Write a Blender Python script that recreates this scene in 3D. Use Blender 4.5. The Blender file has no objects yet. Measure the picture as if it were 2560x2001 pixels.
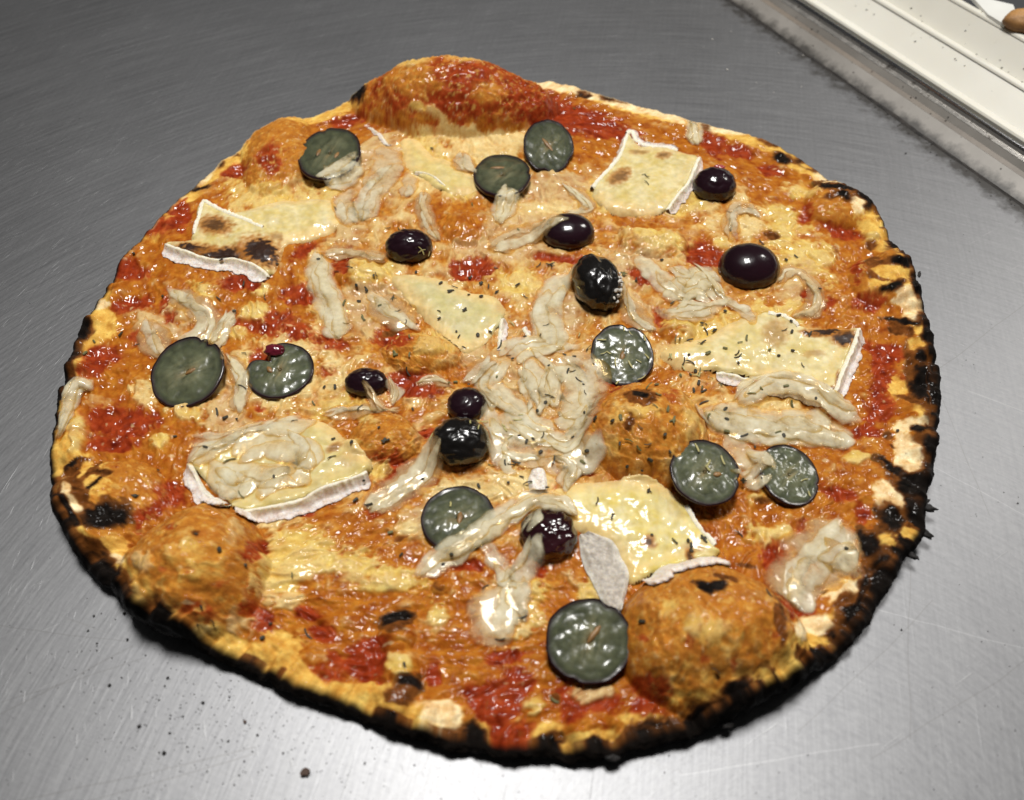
import bpy, math, random
import numpy as np
from mathutils import Vector, Matrix, Euler
random.seed(7); np.random.seed(7)
scene = bpy.context.scene
COL = scene.collection
PI = math.pi

# ------------------------------------------------------------------ camera
CAM_H, PITCH, FPX = 0.2199, math.radians(52.0), 2100.0
cam_d = bpy.data.cameras.new('camera'); cam = bpy.data.objects.new('camera', cam_d); COL.objects.link(cam)
cam.location = (0, 0, CAM_H); cam.rotation_euler = (PI/2 - PITCH, 0, 0)
cam_d.sensor_fit = 'HORIZONTAL'; cam_d.sensor_width = 36; cam_d.lens = 36*FPX/2560
cam_d.clip_start = 0.005; cam_d.clip_end = 50
cam_d.dof.use_dof = True; cam_d.dof.focus_distance = 0.285; cam_d.dof.aperture_fstop = 11
scene.camera = cam

# ------------------------------------------------------------------ light
world = bpy.data.worlds.new('World'); scene.world = world; world.use_nodes = True
bg = world.node_tree.nodes['Background']; bg.inputs[0].default_value = (1.0, .98, .95, 1); bg.inputs[1].default_value = 0.03
def area(name, loc, target, sx, sy, power, col):
    l = bpy.data.lights.new(name, 'AREA'); l.shape = 'RECTANGLE'; l.size = sx; l.size_y = sy; l.energy = power; l.color = col
    o = bpy.data.objects.new(name, l); COL.objects.link(o); o.location = loc
    o.rotation_euler = (Vector(target)-Vector(loc)).to_track_quat('-Z', 'Y').to_euler()
    return o
area('ceiling_lamp', (-0.03, 0.40, 1.15), (0.0, 0.2, 0), 0.28, 0.28, 14.5, (1.0, .98, .945))
area('kitchen_lamp', (0.95, 0.90, 1.05), (0.0, 0.2, 0), 0.26, 0.26, 5.0, (1.0, .97, .92))
scene.view_settings.view_transform = 'Standard'; scene.view_settings.look = 'None'
scene.view_settings.exposure = 0.08; scene.view_settings.gamma = 1.0
scene.cycles.max_bounces = 8; scene.cycles.caustics_reflective = False; scene.cycles.caustics_refractive = False

# ------------------------------------------------------------------ helpers
CP, SP = math.cos(PITCH), math.sin(PITCH)
def at(px, py, z=0.0):
    """photo pixel (2560 wide) -> world x, y on the level plane at height z"""
    px = np.asarray(px, float); py = np.asarray(py, float)
    X = (px-1280)/FPX; Y = -(py-1000.5)/FPX
    t = (CAM_H - z)/(SP - Y*CP)
    return X*t, (CP + Y*SP)*t
def pix(x, y, z):
    xc, yc, zc = x, y*SP + (z-CAM_H)*CP, y*CP - (z-CAM_H)*SP
    return 1280+FPX*xc/zc, 1000.5-FPX*yc/zc
ZS = 2184/900.0
TILE = dict(A=(0, 0), B=(830, 100), C=(1660, 0), D=(100, 600), E=(900, 600), F=(1660, 600), G=(100, 1200), H=(900, 1250), I=(1600, 1200), S=(0, 0))
def tp(t, x, y):
    ox, oy = TILE[t]; k = 1.0 if t == 'S' else ZS
    return ox + np.asarray(x, float)/k, oy + np.asarray(y, float)/k

_perm = np.random.RandomState(3).permutation(512)
_perm = np.concatenate([_perm, _perm, _perm]).astype(np.int64)
_ang = np.random.RandomState(4).rand(512)*2*PI
_gx, _gy = np.cos(_ang), np.sin(_ang)
def noise2(x, y, seed=0):
    x = np.asarray(x, float)+seed*17.31; y = np.asarray(y, float)-seed*9.77
    xi = np.floor(x).astype(np.int64); yi = np.floor(y).astype(np.int64)
    fx = x-xi; fy = y-yi; u = fx*fx*fx*(fx*(fx*6-15)+10); v = fy*fy*fy*(fy*(fy*6-15)+10)
    a = xi & 511; b = (xi+1) & 511; c = yi & 511; d = (yi+1) & 511
    pa, pb = _perm[a], _perm[b]
    def g(h, dx, dy): return _gx[h]*dx + _gy[h]*dy
    n00 = g(_perm[pa+c], fx, fy); n10 = g(_perm[pb+c], fx-1, fy); n01 = g(_perm[pa+d], fx, fy-1); n11 = g(_perm[pb+d], fx-1, fy-1)
    return (n00*(1-u)+n10*u)*(1-v) + (n01*(1-u)+n11*u)*v
def fbm(x, y, wl, seed=0, octs=3, gain=.5):
    s = 0; a = 1.0; n = 0
    for k in range(octs):
        s = s + a*noise2(x/wl*2**k, y/wl*2**k, seed+k*5); n += a; a *= gain
    return s/n*1.6
def sstep(a, b, x):
    t = np.clip((x-a)/(b-a), 0, 1); return t*t*(3-2*t)

def put(o, label=None, cat=None, group=None, kind=None):
    if label: o['label'] = label
    if cat: o['category'] = cat
    if group: o['group'] = group
    if kind: o['kind'] = kind
    return o
def empty(name, loc=(0, 0, 0), rot=(0, 0, 0)):
    o = bpy.data.objects.new(name, None); COL.objects.link(o); o.location = loc; o.rotation_euler = rot
    o.empty_display_size = .005
    return o
def mesh(name, V, F, mat, parent=None, color=None, attr=None, normals=None, smooth=True):
    """V (n,3) array, F (m,k) array or list of index lists -> one mesh object"""
    me = bpy.data.meshes.new(name)
    V = np.asarray(V, np.float32)
    if isinstance(F, np.ndarray):
        k = F.shape[1]
        me.vertices.add(len(V)); me.vertices.foreach_set('co', V.ravel())
        me.loops.add(F.size); me.loops.foreach_set('vertex_index', F.ravel().astype(np.int32))
        me.polygons.add(len(F)); me.polygons.foreach_set('loop_start', np.arange(0, F.size, k, dtype=np.int32))
        me.update(calc_edges=True)
    else:
        me.from_pydata(V.tolist(), [], F); me.update()
    me.polygons.foreach_set('use_smooth', np.full(len(me.polygons), smooth, dtype=bool))
    if color is not None:
        ca = me.color_attributes.new('col', 'FLOAT_COLOR', 'POINT')
        c4 = np.ones((len(V), 4), np.float32); c4[:, :3] = color
        ca.data.foreach_set('color', c4.ravel())
    for k_, v_ in (attr or {}).items():
        at_ = me.attributes.new(k_, 'FLOAT', 'POINT'); at_.data.foreach_set('value', np.asarray(v_, np.float32))
    if normals is not None:
        me.normals_split_custom_set_from_vertices(normals.tolist())
    me.materials.append(mat)
    o = bpy.data.objects.new(name, me); COL.objects.link(o)
    if parent: o.parent = parent
    return o
def grid_faces(n, m, wrap=False, flip=False):
    """n rows of m verts; wrap joins the last column to the first"""
    i = np.arange(n-1)[:, None]*m; j = np.arange(m if wrap else m-1)[None, :]; j2 = (j+1) % m
    f = np.stack([i+j, i+j2, i+m+j2, i+m+j], -1).reshape(-1, 4)
    return f[:, ::-1] if flip else f

# ------------------------------------------------------------------ materials
class N:
    def __init__(s, name):
        s.m = bpy.data.materials.new(name); s.m.use_nodes = True; s.t = s.m.node_tree; s.n = s.t.nodes
        s.b = s.n['Principled BSDF']
    def add(s, typ, **kw):
        n = s.n.new(typ)
        for k, v in kw.items():
            if hasattr(n, k) and k not in ('Scale',): setattr(n, k, v)
            else: n.inputs[k].default_value = v
        return n
    def l(s, a, b): s.t.links.new(a, b)
    def set(s, **kw):
        for k, v in kw.items():
            k = k.replace('_', ' ')
            i = s.b.inputs[k]
            i.default_value = (v + (1,)) if isinstance(v, tuple) and len(v) == 3 and i.type == 'RGBA' else v
        return s
    def math(s, op, a, b=None, clamp=False):
        n = s.n.new('ShaderNodeMath'); n.operation = op; n.use_clamp = clamp
        for i, v in enumerate((a, b)):
            if v is None: continue
            if hasattr(v, 'is_linked') or hasattr(v, 'links'): s.l(v, n.inputs[i])
            else: n.inputs[i].default_value = v
        return n.outputs[0]
    def noise(s, scale, detail=2, rough=.5, vec=None, dist=0):
        n = s.n.new('ShaderNodeTexNoise'); n.inputs['Scale'].default_value = scale; n.inputs['Detail'].default_value = detail
        n.inputs['Roughness'].default_value = rough; n.inputs['Distortion'].default_value = dist
        if vec is not None: s.l(vec, n.inputs['Vector'])
        return n.outputs['Fac']
    def ramp(s, fac, stops):
        n = s.n.new('ShaderNodeValToRGB'); e = n.color_ramp.elements
        while len(e) < len(stops): e.new(.5)
        for el, (p, c) in zip(e, stops):
            el.position = p; el.color = c if len(c) == 4 else tuple(c)+(1,)
        s.l(fac, n.inputs[0]); return n.outputs[0]
    def mix(s, fac, a, b, mode='MIX'):
        n = s.n.new('ShaderNodeMix'); n.data_type = 'RGBA'; n.blend_type = mode
        for i, v in ((0, fac), (6, a), (7, b)):
            if hasattr(v, 'links'): s.l(v, n.inputs[i])
            else: n.inputs[i].default_value = v if i == 0 else tuple(v)+(1,)
        return n.outputs[2]
    def bump(s, h, strength=1.0, dist=.001, normal=None):
        n = s.n.new('ShaderNodeBump'); n.inputs['Strength'].default_value = strength; n.inputs['Distance'].default_value = dist
        s.l(h, n.inputs['Height'])
        if normal is not None: s.l(normal, n.inputs['Normal'])
        return n.outputs[0]
    def objco(s): return s.n.new('ShaderNodeTexCoord').outputs['Object']
    def attr(s, name, out='Fac'):
        n = s.n.new('ShaderNodeAttribute'); n.attribute_name = name; return n.outputs[out]

def mat_food():
    """baked pizza surface: colour, gloss and oiliness come with the geometry"""
    m = N('baked_pizza_surface'); co = m.objco()
    col = m.attr('col', 'Color'); gl = m.attr('gloss')
    n1 = m.noise(1500, 3, .6, co); n2 = m.noise(420, 3, .55, co)
    v = m.ramp(n1, [(.30, (.90, .87, .82)), (.70, (1.08, 1.09, 1.10))])
    c = m.mix(1.0, col, v, 'MULTIPLY')
    m.l(c, m.b.inputs['Base Color'])
    r = m.math('SUBTRACT', .85, m.math('MULTIPLY', gl, .50)); r = m.math('ADD', r, m.math('MULTIPLY', m.math('SUBTRACT', n2, .5), .3), True)
    m.l(r, m.b.inputs['Roughness'])
    b1 = m.bump(n2, .28, .0009); b2 = m.bump(n1, .30, .0003, b1)
    m.l(b2, m.b.inputs['Normal'])
    m.set(Subsurface_Weight=.06, Subsurface_Radius=(1.0, .5, .2), Subsurface_Scale=.0015, Coat_Roughness=.085)
    m.l(m.math('MULTIPLY', gl, .07), m.b.inputs['Specular IOR Level'])
    wet = m.ramp(m.noise(110, 3, .6, co), [(.40, (.10, .10, .10)), (.60, (1, 1, 1))])
    m.l(m.math('MULTIPLY', m.math('MULTIPLY', gl, wet), .95), m.b.inputs['Coat Weight']); m.l(m.bump(m.noise(420, 2, .5, co), .30, .0007), m.b.inputs['Coat Normal'])
    return m.m
def mat_simple(name, col, rough=.4, bump=(300, .3, .0006), sss=0, var=.25, **kw):
    m = N(name); co = m.objco()
    n = m.noise(bump[0], 4, .6, co); n2 = m.noise(bump[0]*.22, 2, .5, co)
    lo = tuple(c*(1-var) for c in col); hi = tuple(min(1, c*(1+var)) for c in col)
    m.l(m.ramp(n2, [(.3, lo), (.7, hi)]), m.b.inputs['Base Color'])
    m.l(m.bump(n, bump[1], bump[2]), m.b.inputs['Normal'])
    m.set(Roughness=rough)
    if sss: m.set(Subsurface_Weight=sss, Subsurface_Radius=(1.0, .7, .4), Subsurface_Scale=.003)
    m.set(**kw); return m.m
def mat_col(name, rough=.3, bump=(500, .3, .0005), sss=.2, **kw):
    m = N(name); co = m.objco()
    n = m.noise(bump[0], 4, .6, co)
    v = m.ramp(m.noise(bump[0]*1.7, 2, .5, co), [(.3, (.85, .84, .82)), (.7, (1.1, 1.1, 1.1))])
    m.l(m.mix(1.0, m.attr('col', 'Color'), v, 'MULTIPLY'), m.b.inputs['Base Color'])
    m.l(m.bump(n, bump[1], bump[2]), m.b.inputs['Normal'])
    m.set(Roughness=rough, Subsurface_Weight=sss, Subsurface_Radius=(1.0, .7, .35), Subsurface_Scale=.003)
    m.set(**kw); return m.m

def mat_steel():
    m = N('scratched_steel'); co = m.objco()
    sep = m.n.new('ShaderNodeSeparateXYZ'); m.l(co, sep.inputs[0]); X, Y = sep.outputs[0], sep.outputs[1]
    # arcs left by wiping: polar coordinates round a point on the table
    def polar(cx, cy, kr, ka):
        dx = m.math('SUBTRACT', X, cx); dy = m.math('SUBTRACT', Y, cy)
        r = m.math('SQRT', m.math('ADD', m.math('MULTIPLY', dx, dx), m.math('MULTIPLY', dy, dy)))
        a = m.math('ARCTAN2', dy, dx)
        c = m.n.new('ShaderNodeCombineXYZ'); m.l(m.math('MULTIPLY', r, kr), c.inputs[0]); m.l(m.math('MULTIPLY', a, ka), c.inputs[1])
        return c.outputs[0]
    def rot(ang, ku, kv, off=0):
        mp = m.n.new('ShaderNodeMapping'); mp.inputs['Rotation'].default_value = (0, 0, ang); mp.inputs['Scale'].default_value = (1, 1, 1)
        mp.inputs['Location'].default_value = (off, off*.7, 0); m.l(co, mp.inputs[0])
        s2 = m.n.new('ShaderNodeVectorMath'); s2.operation = 'MULTIPLY'; s2.inputs[1].default_value = (ku, kv, 0); m.l(mp.outputs[0], s2.inputs[0])
        return s2.outputs[0]
    arcs = m.noise(1, 3, .65, polar(.06, .02, 900, 9))
    arc2 = m.noise(1, 2, .6, polar(.10, .12, 1500, 22))
    near = m.noise(1, 3, .65, rot(.33, 26, 1100)); near2 = m.noise(1, 3, .65, rot(1.75, 30, 900, 3.1)); near3 = m.noise(1, 2, .6, rot(-.55, 40, 1000, 7.7))
    blot = m.noise(9, 4, .6, co); fine = m.noise(700, 2, .6, co)
    s1 = m.ramp(arc2, [(.66, (0, 0, 0)), (.74, (1, 1, 1))]); s2 = m.ramp(near2, [(.66, (0, 0, 0)), (.76, (1, 1, 1))])
    s3 = m.ramp(near, [(.27, (1, 1, 1)), (.36, (0, 0, 0))]); s4 = m.ramp(near3, [(.68, (0, 0, 0)), (.76, (1, 1, 1))])
    g = m.math('ADD', m.math('MULTIPLY', arcs, .5), m.math('MULTIPLY', near2, .25)); g = m.math('ADD', g, m.math('MULTIPLY', fine, .25))
    colr = m.ramp(g, [(.36, (.225, .227, .236)), (.64, (.30, .302, .31))])
    colr = m.mix(m.math('MULTIPLY', s3, .30), colr, (.22, .215, .21))
    # single long hairlines worn into the sheet
    def line(p, q, w, c):
        nonlocal colr
        (x0, y0), (x1, y1) = [tuple(float(v) for v in at(*a)) for a in (p, q)]
        L = math.hypot(x1-x0, y1-y0); ux, uy = (x1-x0)/L, (y1-y0)/L
        t = m.math('ADD', m.math('MULTIPLY', m.math('SUBTRACT', X, x0), ux), m.math('MULTIPLY', m.math('SUBTRACT', Y, y0), uy))
        d = m.math('ADD', m.math('MULTIPLY', m.math('SUBTRACT', X, x0), -uy), m.math('MULTIPLY', m.math('SUBTRACT', Y, y0), ux))
        wob = m.math('MULTIPLY', m.math('SUBTRACT', blot, .5), .006)
        d = m.math('ABSOLUTE', m.math('ADD', d, wob))
        k = m.math('MULTIPLY', m.math('LESS_THAN', d, w), m.math('MULTIPLY', m.math('GREATER_THAN', t, 0), m.math('LESS_THAN', t, L)))
        colr = m.mix(m.math('MULTIPLY', k, 0.34 if c[0] < .5 else .09), colr, c)
    dk = (.16, .155, .15); lt = (.92, .92, .92)
    for p, q, w, c in [((0, 1785), (330, 1610), .00022, dk), ((40, 2000), (640, 1865), .00018, dk), ((0, 1755), (360, 1640), .00014, dk),
                       ((210, 2000), (640, 1880), .00016, dk), ((2276, 1420), (2276, 1850), .00013, dk), ((2350, 1000), (2470, 1290), .00014, dk),
                       ((2345, 930), (2560, 760), .00014, dk), ((2000, 1830), (2330, 1500), .00012, dk), ((2180, 1900), (2560, 1650), .00013, dk),
                       ((2190, 1520), (2560, 1620), .00014, lt), ((2310, 1160), (2560, 1290), .00013, lt), ((2420, 980), (2560, 1030), .00016, lt),
                       ((1700, 1940), (2200, 1860), .00013, lt), ((0, 1560), (330, 1600), .00013, dk)]: line(p, q, w, c)
    colr = m.mix(m.math('MULTIPLY', m.math('ADD', s1, s4), .20), colr, (.62, .62, .62))
    (jx0, jy0), (jx1, jy1) = [tuple(float(v) for v in at(*a)) for a in ((2025, 144), (2537, 502))]
    L = math.hypot(jx1-jx0, jy1-jy0); nx, ny = -(jy1-jy0)/L, (jx1-jx0)/L
    dj = m.math('ADD', m.math('MULTIPLY', m.math('SUBTRACT', X, jx0), nx), m.math('MULTIPLY', m.math('SUBTRACT', Y, jy0), ny))
    dj = m.math('ABSOLUTE', dj); dn = m.noise(150, 5, .7, co)
    dirt = m.ramp(m.math('ADD', m.math('MULTIPLY', dj, 48), m.math('MULTIPLY', m.math('SUBTRACT', dn, .5), 1.3)), [(.08, (1, 1, 1)), (.50, (0, 0, 0))])
    colr = m.mix(m.math('MULTIPLY', dirt, .92), colr, (.03, .026, .022)); m.l(m.math('SUBTRACT', 1.0, m.math('MULTIPLY', dirt, .7)), m.b.inputs['Metallic'])
    m.l(colr, m.b.inputs['Base Color'])
    r = m.math('ADD', .46, m.math('MULTIPLY', blot, .10)); r = m.math('ADD', r, m.math('MULTIPLY', m.math('ADD', s1, s2), .05))
    r = m.math('ADD', r, m.math('MULTIPLY', m.math('SUBTRACT', arcs, .5), .10))
    m.l(r, m.b.inputs['Roughness'])
    h = m.math('ADD', m.math('ADD', m.math('MULTIPLY', arcs, .8), m.math('MULTIPLY', s1, .5)), m.math('ADD', m.math('MULTIPLY', near2, .6), m.math('MULTIPLY', s2, .5)))
    h = m.math('ADD', h, m.math('MULTIPLY', near, .5)); h = m.math('ADD', h, m.math('MULTIPLY', s4, .5))
    m.l(m.bump(h, .35, .00012), m.b.inputs['Normal'])
    return m.m

# ------------------------------------------------------------------ setting: steel worktop
STEEL = mat_steel()
A0 = np.array(at(2025, 144)); A1 = np.array(at(2537, 502))           # joint between sheet and upstand
U = (A1-A0)/np.linalg.norm(A1-A0); NRM = np.array([-U[1], U[0]])
if NRM[0] < 0: NRM = -NRM
def uv2w(u, n): return A0[0]+U[0]*u+NRM[0]*n, A0[1]+U[1]*u+NRM[1]*n
def wt():
    us = np.array([-1.2, .9]); ns = np.array([-1.5, 0.0])
    V = [(*uv2w(u, n), 0) for u in us for n in ns]
    return mesh('steel_worktop', V, [[0, 2, 3, 1]], STEEL, smooth=False)
worktop = put(wt(), 'scratched brushed stainless steel worktop under the pizza', None, None, 'structure')

# ------------------------------------------------------------------ pizza: outline
OUT = [(900,216),(845,247),(783,268),(700,292),(647,309),(593,354),(540,379),(523,402),(474,441),(437,474),(404,503),(363,548),(330,589),(301,618),(276,639),(265,682),(236,732),(215,777),(191,798),(182,831),(166,888),(149,954),(139,1004),(131,1074),(127,1123),(131,1177),(135,1239),(154,1311),(178,1365),(203,1410),(265,1468),(314,1513),(347,1558),(400,1585),(471,1612),(574,1660),(636,1690),(697,1717),(759,1744),(862,1785),(924,1812),(1000,1841),(1106,1868),(1230,1889),(1353,1901),(1477,1901),(1540,1896),(1600,1872),(1724,1847),(1847,1797),(1971,1732),(2074,1657),(2132,1612),(2169,1563),(2189,1509),(2230,1468),(2255,1410),(2285,1373),(2305,1332),(2302,1290),(2317,1233),(2336,1136),(2348,1053),(2348,950),(2340,868),(2328,798),(2303,720),(2290,662),(2253,616),(2225,577),(2206,527),(2180,490),(2105,457),(2051,412),(1965,354),(1907,326),(1837,307),(1775,293),(1718,276),(1613,244),(1489,211),(1378,184),(1310,190),(1220,186),(1130,184),(1030,188),(950,203)]
OUT = np.array(OUT, float)
c0 = np.array(at(1238, 1010, .006))
x_, y_ = at(OUT[:, 0], OUT[:, 1], .006)
th_ = np.arctan2(y_-c0[1], x_-c0[0])
zo = .004 + .006*sstep(-.3, .5, np.sin(th_))
x_, y_ = at(OUT[:, 0], OUT[:, 1], zo); th_ = np.arctan2(y_-c0[1], x_-c0[0]); r_ = np.hypot(x_-c0[0], y_-c0[1])
o_ = np.argsort(th_); th_, r_ = th_[o_], r_[o_]
def Rout(th):
    return np.interp((th+PI) % (2*PI)-PI, np.r_[th_[-1]-2*PI, th_, th_[0]+2*PI], np.r_[r_[-1], r_, r_[0]])
def cyc(th, pts):
    d = np.degrees(th) % 360; a = np.array([p[0] for p in pts], float); v = np.array([p[1] for p in pts], float)
    return np.interp(d, np.r_[a[-1]-360, a, a[0]+360], np.r_[v[-1], v, v[0]])
CHAR_W = [(0, 6.5), (12, 5.0), (25, 5.0), (35, 4.0), (45, 2), (55, .8), (70, .2), (100, 0), (118, .3), (135, 1.2), (150, 2.2), (160, 2), (172, 3), (185, 2.5), (195, 3), (205, 3.5), (215, 3.5), (225, 1.5), (236, 1.2), (245, 1.2), (255, 2), (265, 3), (275, 2.5), (285, 2.5), (300, 3.5), (312, 4), (322, 6), (332, 9), (342, 8), (350, 7)]
EDGE_H = [(0, 9), (30, 10), (50, 8), (70, 6.5), (90, 8), (110, 8), (130, 6.5), (150, 7), (180, 7.5), (205, 8), (230, 7), (250, 6), (270, 6), (290, 6), (310, 7), (335, 8)]

# bubbles: tile, centre, radii (zoom px), rotation, height mm, name of look
BUB = [('B', 750, 325, 580, 212, 3, 22.0), ('G', 930, 570, 400, 410, 0, 17.5), ('I', 430, 950, 530, 420, 0, 18.5), ('E', 1730, 1160, 380, 320, 0, 14.0),
       ('A', 1680, 910, 200, 210, 0, 7.5), ('G', 400, 140, 330, 230, 10, 6.5), ('E', 140, 1180, 210, 150, 0, 5.5), ('E', 370, 660, 230, 130, 10, 5.0),
       ('F', 1350, 230, 210, 130, -15, 5.5), ('C', 1060, 1230, 170, 110, 10, 5.0), ('B', 820, 1110, 170, 110, -15, 3.5), ('B', 1950, 1200, 210, 110, 18, 4.0),
       ('D', 1010, 320, 130, 90, 0, 2.5), ('H', 215, 800, 110, 100, 0, 3.5), ('H', 490, 510, 60, 50, 0, 1.6), ('D', 1950, 190, 170, 90, 20, 3.0),
       ('F', 90, 530, 110, 80, 0, 2.8), ('I', 900, 1060, 150, 100, -30, 3.0), ('G', 640, 780, 80, 170, 25, 3.0), ('H', 220, 1080, 130, 200, 0, 3.5)]
def ell(x, y, t, cx, cy, rx, ry, rot, z):
    """ellipse drawn on the pizza top: returns normalised distance of world points"""
    px, py = tp(t, cx, cy); k = 1.0 if t == 'S' else ZS
    w0 = np.array(at(px, py, z)); a = math.radians(rot)
    e1 = np.array(at(px+rx/k*math.cos(a), py+rx/k*math.sin(a), z))-w0
    e2 = np.array(at(px-ry/k*math.sin(a), py+ry/k*math.cos(a), z))-w0
    M = np.linalg.inv(np.stack([e1, e2], 1))
    dx = x-w0[0]; dy = y-w0[1]
    return np.hypot(M[0, 0]*dx+M[0, 1]*dy, M[1, 0]*dx+M[1, 1]*dy), w0, max(np.linalg.norm(e1), np.linalg.norm(e2))
ZP = .0085
def plan_of(t, cx, cy, rx, ry, h):
    """base ellipse (centre, half-axes) of a half-ellipsoid h mm tall whose outline fills the given pixel ellipse"""
    px, py = tp(t, cx, cy); x, y = at(px, py, ZP); d = math.sqrt(x*x+y*y+CAM_H**2); sc = d/FPX; el = math.atan2(CAM_H, math.hypot(x, y))
    V = 2*ry/ZS*sc; b = min(h*.001*math.cos(el), V*.72); a = (V*V-b*b)/(2*V)
    x0, y0 = at(px, py+ry/ZS-a/sc, ZP)
    return float(x0), float(y0), rx/ZS*sc, a/math.sin(el)
BPLAN = [plan_of(*b[:5], b[6]) for b in BUB]
def bubble_d(x, y):
    out = []
    wx = fbm(x, y, .018, 21, 3, .55)*.0032; wy = fbm(x, y, .018, 22, 3, .55)*.0032
    for (bx, by, ax, ay), b in zip(BPLAN, BUB):
        k = min(1.0, ax/.018); r = math.radians(-b[5]); dx, dy = x+wx*k-bx, y+wy*k-by
        out.append(np.hypot((dx*math.cos(r)+dy*math.sin(r))/ax, (-dx*math.sin(r)+dy*math.cos(r))/ay))
    return out
def swollen(x, y, bd):
    xs, ys = x.copy(), y.copy()
    for (bx, by, ax, ay), b, d in zip(BPLAN, BUB, bd):
        if b[6] < 4: continue
        k = min(.62, .65*b[6]*.001/min(ax, ay))*np.where(d < 1, d**3, np.exp(-(np.maximum(d, 1)-1)/3.0)/np.maximum(d, 1)); xs += (x-bx)*k; ys += (y-by)*k
    return xs, ys
def base_height(x, y, bd=None):
    """height of the baked surface before the small lumps (m)"""
    dx, dy = x-c0[0], y-c0[1]; th = np.arctan2(dy, dx); R = Rout(th); e = R-np.hypot(dx, dy)
    z = .0062 + fbm(x, y, .045, 1, 2)*.0022
    eh = cyc(th, EDGE_H)*.001*(1+.35*fbm(th*3.2*7, th*0, 1.0, 9, 2)*(1-.8*sstep(.3, .7, np.sin(th))))
    rim = sstep(.016, .005, e)
    eh = eh + rim*(fbm(x, y, .012, 14, 2)*.0030+np.abs(fbm(x, y, .007, 15, 2))*.0012)*(1-.85*sstep(.3, .7, np.sin(th)))
    z = z*(1-rim) + eh*rim + .0014*np.exp(-((e-.0075)/.0032)**2)*(.4+fbm(x, y, .02, 16, 1))*(1-.8*sstep(.3, .7, np.sin(th)))
    for d, b in zip(bd if bd is not None else bubble_d(x, y), BUB):
        h = b[6]*.001*np.clip(1-d*d, 0, 1)**(.76 if b[6] > 20 else .70)
        z = z + h*np.where(rim > 0, 1-.25*rim, 1)
    return z

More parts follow.
